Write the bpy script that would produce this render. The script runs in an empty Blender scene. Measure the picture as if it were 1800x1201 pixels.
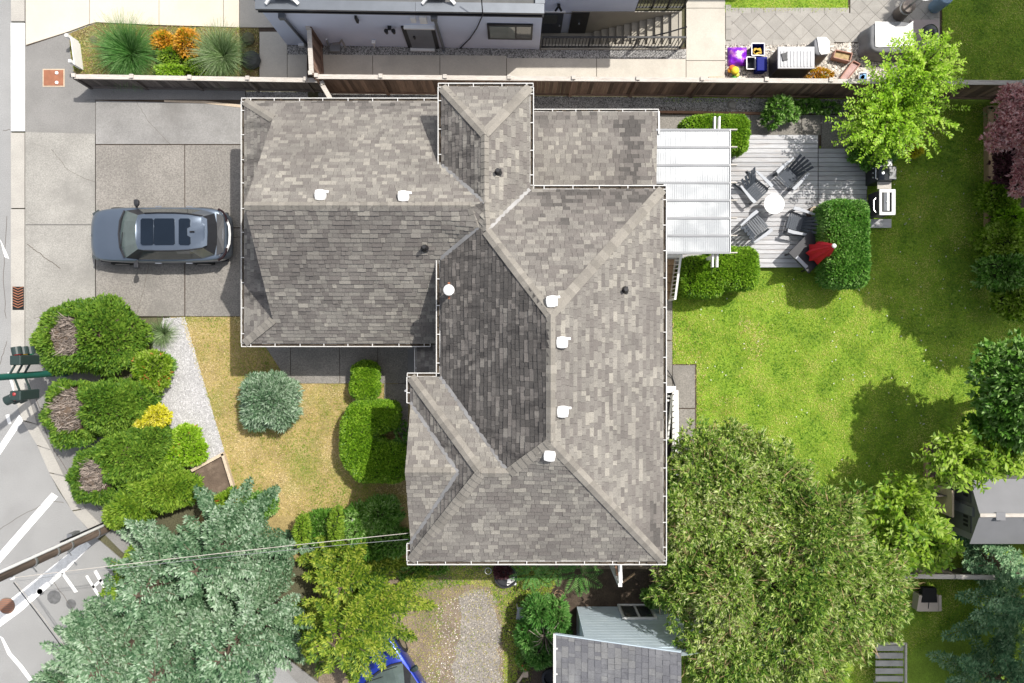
import bpy, math, random
import numpy as np
from mathutils import Vector, Matrix, noise as mnoise
random.seed(11)
rng = np.random.default_rng(11)
R = math.radians
C = bpy.context.scene.collection
scene = bpy.context.scene
H = 29.0          # drone height in metres; 50 photo pixels = 1 m on the ground

# ---------------------------------------------------------------- camera, sky, sun
cam_d = bpy.data.cameras.new('camera'); cam = bpy.data.objects.new('camera', cam_d); C.objects.link(cam)
cam.location = (0, 0, H); cam.rotation_euler = (0, 0, 0)
cam_d.sensor_width = 36.0; cam_d.lens = 29.0; cam_d.clip_end = 500; cam_d.clip_start = 0.5
scene.camera = cam
SUN_EL = R(59); LX, LY = -0.775, -0.632     # the light travels this way over the ground
w = bpy.data.worlds.new('World'); scene.world = w; w.use_nodes = True
nt = w.node_tree
sky = nt.nodes.new('ShaderNodeTexSky'); sky.sky_type = 'NISHITA'; sky.sun_disc = False
sky.sun_elevation = SUN_EL; sky.sun_rotation = math.atan2(-LX, -LY)
sky.dust_density = 3.0; hs = nt.nodes.new('ShaderNodeHueSaturation'); hs.inputs['Saturation'].default_value = .5   # thin white cloud
nt.links.new(sky.outputs[0], hs.inputs['Color']); nt.links.new(hs.outputs[0], nt.nodes['Background'].inputs[0]); nt.nodes['Background'].inputs[1].default_value = 0.15
sd = bpy.data.lights.new('sun', 'SUN'); sd.energy = 3.8; sd.angle = R(0.53); sd.color = (1.0, 0.965, 0.905)
sun = bpy.data.objects.new('sun', sd); C.objects.link(sun)
ldir = Vector((LX*math.cos(SUN_EL), LY*math.cos(SUN_EL), -math.sin(SUN_EL)))
sun.rotation_euler = ldir.to_track_quat('-Z', 'Y').to_euler()
scene.view_settings.view_transform = 'Standard'; scene.view_settings.look = 'None'
scene.view_settings.exposure = 0.32; scene.view_settings.gamma = 1.0
scene.view_settings.use_curve_mapping = False

# ---------------------------------------------------------------- helpers
def P(px, py, z=0.0):
    f = (H-z)/H
    return Vector(((px-900)/50*f, (600.5-py)/50*f, z))
def tag(o, label=None, cat=None, group=None, kind=None):
    if label: o['label'] = label
    if cat: o['category'] = cat
    if group: o['group'] = group
    if kind: o['kind'] = kind
    return o
def thing(name, label, cat, loc=(0, 0, 0), group=None):
    o = bpy.data.objects.new(name, None); C.objects.link(o); o.location = loc
    o.empty_display_size = 0.2
    return tag(o, label, cat, group)
def wloc(o):
    v = Vector((0, 0, 0))
    while o is not None:
        v = v+o.location; o = o.parent
    return v
def link(name, me, parent=None, loc=(0, 0, 0), rot=None, scale=None):
    o = bpy.data.objects.new(name, me); C.objects.link(o)
    if parent: o.parent = parent
    o.location = loc
    if rot: o.rotation_euler = rot
    if scale: o.scale = scale
    return o
def copy_tree(o, parent=None):
    c = o.copy(); C.objects.link(c); c.parent = parent
    for ch in list(o.children): copy_tree(ch, c)
    return c

class MB:
    """collects faces in world (or local) coordinates, built as ONE mesh object"""
    def __init__(s): s.v = []; s.f = []; s.t = []; s.tone = 0.5
    def face(s, pts):
        n = len(s.v); s.v += [tuple(p) for p in pts]; s.f.append(list(range(n, n+len(pts)))); s.t.append(s.tone)
        return s
    def mesh(s, vs, fs):
        n = len(s.v); s.v += [tuple(p) for p in vs]
        for f in fs: s.f.append([i+n for i in f]); s.t.append(s.tone)
        return s
    def box(s, c, size, rz=0.0, M=None):
        x, y, z = size[0]/2, size[1]/2, size[2]/2
        m = M if M is not None else Matrix.Rotation(rz, 3, 'Z')
        vs = [Vector(c)+m @ Vector((a*x, b*y, d*z)) for d in (-1, 1) for b in (-1, 1) for a in (-1, 1)]
        return s.mesh(vs, [(0, 2, 3, 1), (4, 5, 7, 6), (0, 1, 5, 4), (1, 3, 7, 5), (3, 2, 6, 7), (2, 0, 4, 6)])
    def bar(s, a, b, wd, th, up=(0, 0, 1)):
        a, b = Vector(a), Vector(b); d = (b-a); L = d.length; d = d/L
        u = Vector(up)
        if abs(d.dot(u)) > .98: u = Vector((0, 1, 0))
        sd_ = d.cross(u).normalized(); n = sd_.cross(d).normalized()
        return s.box((a+b)/2, (L, wd, th), M=Matrix((d, sd_, n)).transposed())
    def prism(s, poly, z0, z1, bottom=True):
        n = len(poly); vs = [(p[0], p[1], z0) for p in poly]+[(p[0], p[1], z1) for p in poly]
        area = sum(poly[i][0]*poly[(i+1) % n][1]-poly[(i+1) % n][0]*poly[i][1] for i in range(n))
        idx = list(range(n)) if area > 0 else list(range(n))[::-1]
        fs = [[i+n for i in idx]]
        if bottom: fs.append(idx[::-1])
        for k in range(n):
            i, j = idx[k], idx[(k+1) % n]; fs.append((i, j, j+n, i+n))
        return s.mesh(vs, fs)
    def slab(s, poly3, th):
        """a plane polygon in space with thickness below it"""
        n = len(poly3); top = [Vector(p) for p in poly3]; bot = [p-Vector((0, 0, th)) for p in top]
        fs = [list(range(n)), [i+n for i in range(n)][::-1]]
        for i in range(n): fs.append((i, i+n, (i+1) % n+n, (i+1) % n))
        return s.mesh(top+bot, fs)
    def tube(s, pts, r, n=6, r2=None, cap=True):
        pts = [Vector(p) for p in pts]; m = len(pts); rings = []
        ref = None
        for i, p in enumerate(pts):
            d = (pts[min(i+1, m-1)]-pts[max(i-1, 0)])
            if d.length < 1e-6: d = Vector((0, 0, 1))
            d.normalize()
            u = ref if ref is not None else (Vector((0, 0, 1)) if abs(d.z) < .9 else Vector((1, 0, 0)))
            a = d.cross(u)
            if a.length < 1e-4: a = d.cross(Vector((1, .3, .2)))
            a.normalize(); b = a.cross(d).normalized(); ref = b
            rr = r if r2 is None else r+(r2-r)*i/max(1, m-1)
            rings.append([p+(a*math.cos(2*math.pi*k/n)+b*math.sin(2*math.pi*k/n))*rr for k in range(n)])
        vs = [q for ring in rings for q in ring]; fs = []
        for i in range(m-1):
            for k in range(n):
                fs.append((i*n+k, i*n+(k+1) % n, (i+1)*n+(k+1) % n, (i+1)*n+k))
        if cap: fs.append(list(range(n))); fs.append([(m-1)*n+k for k in range(n)][::-1])
        return s.mesh(vs, fs)
    def lathe(s, prof, c, n=16, axis=None):
        """profile of (r, z) round a vertical axis at c"""
        c = Vector(c); vs = []; fs = []; m = len(prof)
        for r, z in prof:
            for k in range(n):
                q = Vector((r*math.cos(2*math.pi*k/n), r*math.sin(2*math.pi*k/n), z))
                vs.append(c+(axis @ q if axis is not None else q))
        for i in range(m-1):
            for k in range(n):
                fs.append((i*n+k, i*n+(k+1) % n, (i+1)*n+(k+1) % n, (i+1)*n+k))
        fs.append([k for k in range(n)][::-1]); fs.append([(m-1)*n+k for k in range(n)])
        return s.mesh(vs, fs)
    def loft(s, rings, closed=False, caps=True):
        n = len(rings[0]); vs = [p for r_ in rings for p in r_]; fs = []
        for i in range(len(rings)-1):
            for k in range(n if closed else n-1):
                fs.append((i*n+k, i*n+(k+1) % n, (i+1)*n+(k+1) % n, (i+1)*n+k))
        if caps: fs.append(list(range(n))[::-1]); fs.append([(len(rings)-1)*n+k for k in range(n)])
        return s.mesh(vs, fs)
    def data(s, name, mat, off=Vector((0, 0, 0)), smooth=False, tones=False):
        me = bpy.data.meshes.new(name)
        me.from_pydata([(p[0]-off.x, p[1]-off.y, p[2]-off.z) for p in s.v], [], s.f)
        if tones:
            a = me.attributes.new('tone', 'FLOAT', 'FACE'); a.data.foreach_set('value', s.t)
        if mat: me.materials.append(mat)
        if smooth: me.polygons.foreach_set('use_smooth', [True]*len(me.polygons))
        me.update(); return me
    def build(s, name, mat, parent=None, smooth=False, bevel=0, sub=0, tones=False, loc=None):
        off = Vector(loc) if loc is not None else Vector((0, 0, 0))
        base = wloc(parent) if parent else Vector((0, 0, 0))
        me = s.data(name, mat, base+off if parent else off, smooth, tones)
        o = link(name, me, parent, off)
        if bevel:
            b = o.modifiers.new('bevel', 'BEVEL'); b.width = bevel; b.segments = 2; b.limit_method = 'ANGLE'
        if sub:
            u = o.modifiers.new('sub', 'SUBSURF'); u.levels = sub; u.render_levels = sub
        return o

# ---------------------------------------------------------------- materials
def M(name, col, rough=.8, var=.12, scale=2.0, bump=0.0, bscale=40.0, metal=0.0, spec=.4, speck=0.0, spscale=60.0,
      stain=None, stscale=.6, stamt=.5, island=0.0, tone=None, coat=0.0, alpha=1.0, trans=0.0, ior=1.45, detail=4, stretch=None, objrand=0.0):
    m = bpy.data.materials.new(name); m.use_nodes = True; t = m.node_tree; N = t.nodes; L = t.links
    b = N['Principled BSDF']
    b.inputs['Roughness'].default_value = rough; b.inputs['Metallic'].default_value = metal
    b.inputs['Specular IOR Level'].default_value = spec; b.inputs['Coat Weight'].default_value = coat
    b.inputs['Transmission Weight'].default_value = trans; b.inputs['IOR'].default_value = ior
    g = N.new('ShaderNodeNewGeometry'); pos = g.outputs['Position']
    if stretch:
        vm = N.new('ShaderNodeVectorMath'); vm.operation = 'MULTIPLY'; L.new(pos, vm.inputs[0]); vm.inputs[1].default_value = stretch; pos2 = vm.outputs[0]
    else: pos2 = pos
    def rgb(c):
        n = N.new('ShaderNodeRGB'); n.outputs[0].default_value = (*c, 1); return n.outputs[0]
    if tone:
        at = N.new('ShaderNodeAttribute'); at.attribute_name = 'tone'
        cr = N.new('ShaderNodeValToRGB'); cr.color_ramp.interpolation = 'LINEAR'
        el = cr.color_ramp.elements
        while len(el) > 1: el.remove(el[-1])
        for i, c in enumerate(tone):
            e = el[0] if i == 0 else el.new(i/(len(tone)-1))
            e.position = i/(len(tone)-1); e.color = (*c, 1)
        L.new(at.outputs['Fac'], cr.inputs[0]); col_s = cr.outputs[0]
    else: col_s = rgb(col)
    def scaleby(col_s, fac_s, amt):
        mr = N.new('ShaderNodeMapRange'); mr.inputs[1].default_value = .25; mr.inputs[2].default_value = .75
        mr.inputs[3].default_value = 1-amt; mr.inputs[4].default_value = 1+amt; mr.clamp = False
        L.new(fac_s, mr.inputs[0])
        vv = N.new('ShaderNodeVectorMath'); vv.operation = 'SCALE'; L.new(col_s, vv.inputs[0]); L.new(mr.outputs[0], vv.inputs['Scale'])
        return vv.outputs[0]
    if var:
        n = N.new('ShaderNodeTexNoise'); n.inputs['Scale'].default_value = scale; n.inputs['Detail'].default_value = detail
        L.new(pos2, n.inputs['Vector']); col_s = scaleby(col_s, n.outputs['Fac'], var)
    if speck:
        n = N.new('ShaderNodeTexNoise'); n.inputs['Scale'].default_value = spscale; n.inputs['Detail'].default_value = 2
        L.new(pos, n.inputs['Vector']); col_s = scaleby(col_s, n.outputs['Fac'], speck)
    if island or objrand:
        if island: src, amt = g.outputs['Random Per Island'], island
        else:
            oi = N.new('ShaderNodeObjectInfo'); src, amt = oi.outputs['Random'], objrand
        mr = N.new('ShaderNodeMapRange'); mr.inputs[3].default_value = .25; mr.inputs[4].default_value = .75; L.new(src, mr.inputs[0])
        col_s = scaleby(col_s, mr.outputs[0], amt)
    if stain:
        n = N.new('ShaderNodeTexNoise'); n.inputs['Scale'].default_value = stscale; n.inputs['Detail'].default_value = 6; n.inputs['Roughness'].default_value = .62
        L.new(pos2, n.inputs['Vector'])
        mr = N.new('ShaderNodeMapRange'); mr.inputs[1].default_value = .5; mr.inputs[2].default_value = .68; mr.inputs[4].default_value = stamt
        L.new(n.outputs['Fac'], mr.inputs[0])
        mx = N.new('ShaderNodeMix'); mx.data_type = 'RGBA'; L.new(mr.outputs[0], mx.inputs[0]); L.new(col_s, mx.inputs[6]); L.new(rgb(stain), mx.inputs[7])
        col_s = mx.outputs[2]
    L.new(col_s, b.inputs['Base Color'])
    if bump:
        n = N.new('ShaderNodeTexNoise'); n.inputs['Scale'].default_value = bscale; n.inputs['Detail'].default_value = 3; L.new(pos2, n.inputs['Vector'])
        bp = N.new('ShaderNodeBump'); bp.inputs['Strength'].default_value = bump; bp.inputs['Distance'].default_value = .03
        L.new(n.outputs['Fac'], bp.inputs['Height']); L.new(bp.outputs[0], b.inputs['Normal'])
    return m

def LEAF(name, cols, rough=.55, transl=.3, patch=.25, pscale=.8, spec=.3):
    """leaf material: each leaf picks a colour of its own, neighbourhoods drift a little"""
    m = bpy.data.materials.new(name); m.use_nodes = True; t = m.node_tree; N = t.nodes; L = t.links
    b = N['Principled BSDF']; b.inputs['Roughness'].default_value = rough; b.inputs['Specular IOR Level'].default_value = spec
    g = N.new('ShaderNodeNewGeometry')
    n = N.new('ShaderNodeTexNoise'); n.inputs['Scale'].default_value = pscale; n.inputs['Detail'].default_value = 3; L.new(g.outputs['Position'], n.inputs['Vector'])
    mr = N.new('ShaderNodeMapRange'); mr.inputs[1].default_value = .3; mr.inputs[2].default_value = .7; mr.inputs[3].default_value = -patch; mr.inputs[4].default_value = patch
    L.new(n.outputs['Fac'], mr.inputs[0])
    ad = N.new('ShaderNodeMath'); ad.operation = 'ADD'; L.new(g.outputs['Random Per Island'], ad.inputs[0]); L.new(mr.outputs[0], ad.inputs[1])
    cr = N.new('ShaderNodeValToRGB'); el = cr.color_ramp.elements
    while len(el) > 1: el.remove(el[-1])
    for i, c in enumerate(cols):
        e = el[0] if i == 0 else el.new(i/(len(cols)-1))
        e.position = i/(len(cols)-1); e.color = (*c, 1)
    L.new(ad.outputs[0], cr.inputs[0]); L.new(cr.outputs[0], b.inputs['Base Color'])
    if transl:
        tr = N.new('ShaderNodeBsdfTranslucent'); L.new(cr.outputs[0], tr.inputs[0])
        mx = N.new('ShaderNodeMixShader'); mx.inputs[0].default_value = transl
        L.new(b.outputs[0], mx.inputs[1]); L.new(tr.outputs[0], mx.inputs[2]); L.new(mx.outputs[0], N['Material Output'].inputs[0])
    return m

# ---------------------------------------------------------------- foliage helpers (numpy)
def nrm(a): return a/np.maximum(np.linalg.norm(a, axis=1, keepdims=True), 1e-9)
def quads_object(name, V, mat, parent):
    """V: (N,4,3) world coordinates -> one mesh of N quads"""
    N = len(V); base = wloc(parent) if parent else Vector((0, 0, 0))
    V = V.reshape(-1, 3)-np.array(base)
    me = bpy.data.meshes.new(name)
    me.vertices.add(4*N); me.vertices.foreach_set('co', V.astype(np.float32).ravel())
    me.loops.add(4*N); me.loops.foreach_set('vertex_index', np.arange(4*N, dtype=np.int32))
    me.polygons.add(N); me.polygons.foreach_set('loop_start', np.arange(0, 4*N, 4, dtype=np.int32))
    me.materials.append(mat); me.update(calc_edges=True)
    return link(name, me, parent)
def leaf_quads(pos, dr, nr, L, W, fold=.2, wide=.45):
    dr = nrm(dr); s = nrm(np.cross(dr, nr)); n2 = np.cross(s, dr)
    L = np.broadcast_to(np.asarray(L, float), (len(pos),))[:, None]; W = np.broadcast_to(np.asarray(W, float), (len(pos),))[:, None]
    mid = pos+dr*L*wide+n2*W*fold
    return np.stack([pos, mid+s*W/2, pos+dr*L-n2*W*fold*.6, mid-s*W/2], axis=1)
def rand_dirs(n): return nrm(rng.normal(size=(n, 3)))
def shell(blobs, n, p=2.0, depth=.25, lump=.06, zmin=.03, up=.0, inner=.8):
    """points near the skin of a union of (super)ellipsoids: positions and outward normals"""
    B = np.array(blobs, float); area = (B[:, 3]*B[:, 4]+B[:, 3]*B[:, 5]+B[:, 4]*B[:, 5])
    P_, N_ = [], []; got = 0; tries = 0
    while got < n and tries < 12:
        tries += 1; k = int((n-got)*1.6)+50
        i = rng.choice(len(B), k, p=area/area.sum()); d = rand_dirs(k); d[:, 2] = np.where(d[:, 2] < -.25, -d[:, 2], d[:, 2]); d[:, 2] += up; d = nrm(d)
        sc = (np.abs(d)**p).sum(1)**(-1/p)
        e = d*sc[:, None]
        ph = B[i, 0:1]*3.1
        lm = 1+lump*(np.sin(e[:, :1]*7+ph)+np.sin(e[:, 1:2]*8+ph*1.7)+np.sin(e[:, 2:3]*7.5+ph*.7))
        r_ = (1-depth*rng.random((k, 1))**1.6)*lm
        q = B[i, 0:3]+e*B[i, 3:6]*r_
        nn = nrm((np.sign(e)*np.abs(e)**(p-1))/B[i, 3:6])
        ok = q[:, 2] > zmin
        for j in range(len(B)):
            t_ = (np.abs((q-B[j, 0:3])/B[j, 3:6])**p).sum(1)
            ok &= ~((t_ < inner**p) & (i != j))
        P_.append(q[ok]); N_.append(nn[ok]); got += ok.sum()
    return np.concatenate(P_)[:n], np.concatenate(N_)[:n]
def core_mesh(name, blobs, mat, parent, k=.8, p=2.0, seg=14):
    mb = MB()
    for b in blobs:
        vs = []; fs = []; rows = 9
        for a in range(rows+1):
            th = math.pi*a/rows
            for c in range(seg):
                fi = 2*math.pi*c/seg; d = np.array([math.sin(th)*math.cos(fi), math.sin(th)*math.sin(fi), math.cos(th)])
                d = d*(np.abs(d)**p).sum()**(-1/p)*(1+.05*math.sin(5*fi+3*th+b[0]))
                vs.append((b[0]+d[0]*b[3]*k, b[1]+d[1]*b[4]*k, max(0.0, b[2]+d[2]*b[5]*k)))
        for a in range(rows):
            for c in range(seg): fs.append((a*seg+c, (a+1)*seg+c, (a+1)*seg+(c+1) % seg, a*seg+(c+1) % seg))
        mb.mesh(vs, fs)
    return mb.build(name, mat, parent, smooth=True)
def fan(pos, axis, k, spread, L, W, jitter=.5):
    """k leaves bursting from each point round its axis"""
    n = len(pos); pos = np.repeat(pos, k, 0); ax = np.repeat(axis, k, 0)
    d = nrm(ax+spread*rand_dirs(n*k)); LL = L*(1+jitter*(rng.random(n*k)*2-1)); WW = W*(1+jitter*(rng.random(n*k)*2-1))
    nr_ = nrm(.7*ax+.5*rand_dirs(n*k)+np.array([0, 0, .9]))
    return leaf_quads(pos, d, nr_, LL, WW)
def clumps(c, Rx, Ry, Rz, n, r0, r1, flat=.8):
    out = [(c[0], c[1], c[2], Rx*.8, Ry*.8, Rz*.8)]
    for i in range(n):
        d = rand_dirs(1)[0]; d[2] = abs(d[2])*.9-.15; r = r0+(r1-r0)*rng.random(); k = .62+.3*rng.random()
        out.append((c[0]+d[0]*Rx*k, c[1]+d[1]*Ry*k, c[2]+d[2]*Rz*k, r, r, r*flat))
    return out
def in_poly(x, y, poly):
    ins = np.zeros(len(x), bool); n = len(poly)
    for i in range(n):
        x0, y0 = poly[i][0], poly[i][1]; x1, y1 = poly[(i+1) % n][0], poly[(i+1) % n][1]
        if y0 == y1: continue
        c = ((y0 > y) != (y1 > y)) & (x < (x1-x0)*(y-y0)/(y1-y0)+x0); ins ^= c
    return ins
def pxpoly(pts, z=0.0): return [P(a, b, z) for a, b in pts]
def scatter(polys, n, holes=()):
    xs = [p[0] for q in polys for p in q]; ys = [p[1] for q in polys for p in q]
    x = rng.uniform(min(xs), max(xs), n); y = rng.uniform(min(ys), max(ys), n); ok = np.zeros(n, bool)
    for q in polys: ok |= in_poly(x, y, q)
    for q in holes: ok &= ~in_poly(x, y, q)
    return x[ok], y[ok]
def grass(name, polys, dens, mat, holes=(), L=.075, W=.016, z=.03):
    xs = [p[0] for q in polys for p in q]; ys = [p[1] for q in polys for p in q]
    n = int((max(xs)-min(xs))*(max(ys)-min(ys))*dens); x, y = scatter(polys, n, holes); k = len(x)
    a = rng.random(k)*6.283; d = np.stack([np.cos(a)*.8, np.sin(a)*.8, .18+.42*rng.random(k)], 1)
    pos = np.stack([x, y, np.full(k, z-.005)], 1)
    o = quads_object(name, leaf_quads(pos, d, nrm(np.stack([0*x, 0*x, 1+0*x], 1)+.3*rand_dirs(k)), L*(.6+.8*rng.random(k)), W*(.7+.6*rng.random(k))), mat, None)
    return tag(o, kind='stuff')
def stones(name, polys, n, s0, s1, mat, z=.03, holes=(), parent=None):
    x, y = scatter(polys, n, holes); k = len(x); s = rng.uniform(s0, s1, k)
    o = np.array([[1, 0, 0], [0, 1, 0], [-1, 0, 0], [0, -1, 0], [0, 0, .75]])
    a = rng.random(k)*6.283; ca, sa = np.cos(a), np.sin(a)
    V = np.zeros((k, 5, 3))
    for i in range(5):
        e = o[i][None]*(1+.35*(rng.random((k, 3))*2-1)) if i < 4 else o[i][None]+.3*(rng.random((k, 3))*2-1)
        V[:, i, 0] = x+s*(e[:, 0]*ca-e[:, 1]*sa); V[:, i, 1] = y+s*(e[:, 0]*sa+e[:, 1]*ca); V[:, i, 2] = z-.004+s*np.abs(e[:, 2])*(i == 4)
    me = bpy.data.meshes.new(name); me.vertices.add(5*k); me.vertices.foreach_set('co', V.astype(np.float32).ravel())
    F = np.array([[0, 1, 4], [1, 2, 4], [2, 3, 4], [3, 0, 4]]); F = (F[None]+5*np.arange(k)[:, None, None]).reshape(-1)
    me.loops.add(len(F)); me.loops.foreach_set('vertex_index', F.astype(np.int32)); me.polygons.add(4*k)
    me.polygons.foreach_set('loop_start', np.arange(0, 12*k, 3, dtype=np.int32)); me.materials.append(mat); me.update(calc_edges=True)
    return tag(link(name, me, parent), kind='stuff')
# ================================================================ MATERIALS
m_soil = M('soil', (.075, .055, .04), .95, .35, 3, .6, 18, speck=.3, spscale=30)
m_asph = M('asphalt', (.29, .287, .28), .9, .08, .8, .3, 60, speck=.28, spscale=45, stain=(.215, .212, .206), stscale=.35, stamt=.5)
m_asph_d = M('old_asphalt', (.225, .217, .205), .9, .1, 1.2, .3, 60, speck=.22, spscale=40)
m_conc = M('sidewalk_concrete', (.40, .378, .34), .88, .12, 1.1, .2, 50, speck=.2, spscale=30, stain=(.34, .32, .29), stscale=.9, stamt=.6)
m_cream = M('cream_concrete', (.60, .54, .44), .85, .05, .8, .1, 40, speck=.05, spscale=30, stain=(.48, .43, .355), stscale=.5, stamt=.5)
m_path = M('path_concrete', (.53, .49, .42), .85, .07, .9, .1, 40, speck=.08, spscale=30, stain=(.38, .35, .30), stscale=1.3, stamt=.35)
m_expo = M('exposed_aggregate', (.235, .218, .195), .92, .13, .7, .4, 70, speck=.34, spscale=22, stain=(.165, .155, .14), stscale=.5, stamt=.75)
m_expo2 = M('smooth_aggregate', (.255, .247, .235), .92, .16, .9, .3, 60, speck=.18, spscale=26, stain=(.18, .172, .16), stscale=.7, stamt=.7)
m_paver = M('paver_stone', (.335, .315, .285), .9, .10, 3, .3, 60, speck=.12, spscale=40, objrand=.09)
m_paint = M('road_paint', (.82, .82, .80), .8, .06, 6, 0, speck=.1, spscale=20, stain=(.5, .5, .48), stscale=3.5, stamt=.45)
m_gravelw = M('pale_gravel', (.42, .41, .41), .9, .1, 2, island=.35)
m_gravelg = M('grey_gravel', (.30, .29, .275), .9, .15, 2, island=.75)
m_gravelr = M('river_stones', (.46, .42, .37), .85, .15, 2, island=.8)
m_dirt = M('dry_dirt', (.21, .165, .12), .95, .2, 1.5, .5, 30, speck=.35, spscale=25)
m_lawnb = M('lawn_base', (.17, .26, .025), .95, .25, 1.4, .5, 40, speck=.3, spscale=25)
m_lawnd = M('dry_lawn_base', (.34, .26, .11), .95, .25, 1.4, .5, 40, speck=.3, spscale=25, stain=(.15, .19, .03), stscale=.55, stamt=.8)
TONES = [(.086, .079, .073), (.130, .119, .109), (.162, .146, .133), (.186, .171, .154), (.212, .197, .175), (.243, .226, .199), (.295, .274, .237)]
m_shing = M('roof_shingle', (.2, .2, .2), .93, .16, 1.1, .35, 60, speck=.22, spscale=35, tone=TONES, stain=(.10, .088, .08), stscale=.55, stamt=.42)
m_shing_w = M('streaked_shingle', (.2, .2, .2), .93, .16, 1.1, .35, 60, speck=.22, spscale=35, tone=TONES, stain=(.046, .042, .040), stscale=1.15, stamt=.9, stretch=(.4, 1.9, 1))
m_cap = M('ridge_cap_shingle', (.245, .225, .195), .93, .12, 1.5, .35, 60, speck=.15, spscale=40, objrand=.16, stain=(.16, .145, .13), stscale=.9, stamt=.4)
m_deckfelt = M('roof_underlay', (.07, .062, .056), .95, .1, 2)
m_flash = M('valley_metal', (.34, .33, .32), .5, .1, 3, metal=.5, stain=(.2, .18, .16), stscale=2, stamt=.5)
m_white = M('white_paint', (.80, .79, .77), .5, .03, 4)
m_gutter = M('gutter_white', (.62, .61, .585), .5, .06, 4, stain=(.45, .42, .37), stscale=4, stamt=.5)
m_leafmould = M('gutter_debris', (.07, .055, .04), .95, .4, 8, .5, 30)
m_wall = M('house_siding', (.55, .53, .49), .8, .05, 2)
m_blue_wall = M('blue_grey_render', (.66, .71, .84), .85, .04, 1.2, .1, 60, stain=(.60, .65, .77), stscale=.8, stamt=.4)
m_black = M('black_metal', (.018, .018, .02), .45, .1, 5)
m_blackp = M('black_plastic', (.025, .026, .03), .5, .1, 5)
m_dark = M('void_shade', (.012, .012, .012), .9, .1, 3)  # near-black, the shade inside openings put into the colour
m_grey = M('grey_metal', (.34, .345, .35), .4, .08, 4, metal=.7)
m_steel = M('stainless_steel', (.62, .62, .62), .28, .05, 6, metal=.95)
m_flat = M('flat_roof_membrane', (.12, .118, .115), .9, .18, .8, .2, 30, stain=(.19, .185, .18), stscale=1.2, stamt=.6)
m_coping = M('coping_metal', (.20, .215, .235), .35, .08, 3, metal=.6)
m_glass = M('window_glass', (.06, .07, .07), .04, .05, 2, spec=.8)
m_frame = M('dark_frame', (.02, .021, .024), .4, .05, 4)
m_fwood = M('cedar_board', (.24, .155, .115), .85, .22, 3, .4, 30, stretch=(6, 6, .5), objrand=.45)
m_fwood_g = M('weathered_board', (.13, .11, .098), .88, .2, 3, .4, 30, stretch=(6, 6, .5), objrand=.4)
m_frail = M('bleached_rail', (.52, .48, .43), .85, .14, 4, .3, 40, stretch=(1, 8, 8), stain=(.34, .28, .23), stscale=3, stamt=.5)
m_timber = M('garden_timber', (.40, .27, .165), .85, .18, 3, .4, 30, stretch=(1, 1, 1), speck=.15, spscale=25)
m_timberp = M('pale_timber', (.52, .42, .31), .85, .15, 3, .4, 30, speck=.15, spscale=25)
m_deck = M('bleached_deck_board', (.47, .468, .475), .85, .15, 3, .4, 30, stretch=(.8, 9, 9), objrand=.16, stain=(.40, .35, .32), stscale=1.8, stamt=.55)
m_brick = M('reddish_board', (.30, .17, .11), .85, .2, 3, .3, 30)
m_rust = M('rusty_iron', (.30, .125, .07), .8, .2, 6, .3, 40)
m_pole = M('pole_wood', (.105, .078, .06), .9, .45, 2, .4, 30, stretch=(9, 9, .6))
m_sgreen = M('signal_green', (.02, .115, .09), .35, .06, 4)
m_sdark = M('signal_housing', (.028, .045, .042), .4, .08, 4)
m_bark = M('bark', (.12, .085, .06), .9, .25, 4, .6, 20)
m_twig = M('dead_twig', (.235, .195, .165), .9, .2, 5, island=.9)
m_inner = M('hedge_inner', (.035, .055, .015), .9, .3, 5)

# ================================================================ GROUND (setting)
def sheet(name, px, z, mat, depth=.06, kind='structure', parent=None):
    poly = px if isinstance(px[0], Vector) else pxpoly(px)
    o = MB().prism([(p[0], p[1]) for p in poly], z-depth, z).build(name, mat, parent)
    return tag(o, kind=kind) if parent is None else o
# one sheet to the horizon, open over the neighbour's basement stairwell
PX0, PX1, PY0, PY1 = 1.0, 5.86, 10.42, 11.55
g = MB()
for a, b, c, d in ((-150, -150, 150, PY0), (-150, PY1, 150, 150), (-150, PY0, PX0, PY1), (PX1, PY0, 150, PY1)):
    g.face([(a, b, -.05), (c, b, -.05), (c, d, -.05), (a, d, -.05)])
tag(g.build('ground', M('ground', (.095, .09, .05), .95, .35, .5, .5, 18, speck=.3, spscale=20)), kind='structure')
KERB = [(20, -200), (20, 640), (27, 700), (38, 738), (65, 782), (86, 830), (102, 862), (126, 897), (150, 925), (172, 948), (215, 985), (300, 1040), (430, 1110), (560, 1230), (620, 1500)]
sheet('street', [(-3000, -2500), (20, -2500)]+KERB+[(620, 3500), (-3000, 3500)], 0.0, m_asph)
# kerb strip with joints: pieces of the sidewalk
walk = sheet('sidewalk', [(45, -200), (168, -200), (168, 640), (300, 1000), (560, 1200), (560, 1240), (430, 1100), (215, 970), (150, 905), (102, 845), (60, 760), (45, 690)], .02, m_asph_d)
def piece(name, px, z, mat, parent, depth=.07):
    return MB().prism([(p[0], p[1]) for p in pxpoly(px)], z-depth, z).build(name, mat, parent)
ks = [(-60, 38), (41, 231), (234, 366), (368, 640)]
for i, (a, b) in enumerate(ks):
    o = piece('kerb', [(20, a), (44, a), (44, b), (20.5, b)], .035, m_paint if i == 1 else m_conc, walk)
    if i == 1: o['label'] = 'kerb length painted white'
for a, b, c, d in (((20, 642), (44, 642), (52, 700), (28, 700)), ((28, 702), (52, 702), (66, 745), (40, 738)), ((40, 740), (66, 747), (90, 790), (66, 782)), ((67, 784), (91, 792), (112, 835), (87, 830)),
                   ((88, 832), (113, 838), (150, 893), (127, 897)), ((128, 899), (151, 895), (192, 935), (172, 947))):
    piece('kerb', [a, b, c, d], .035, m_conc, walk)
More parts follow.
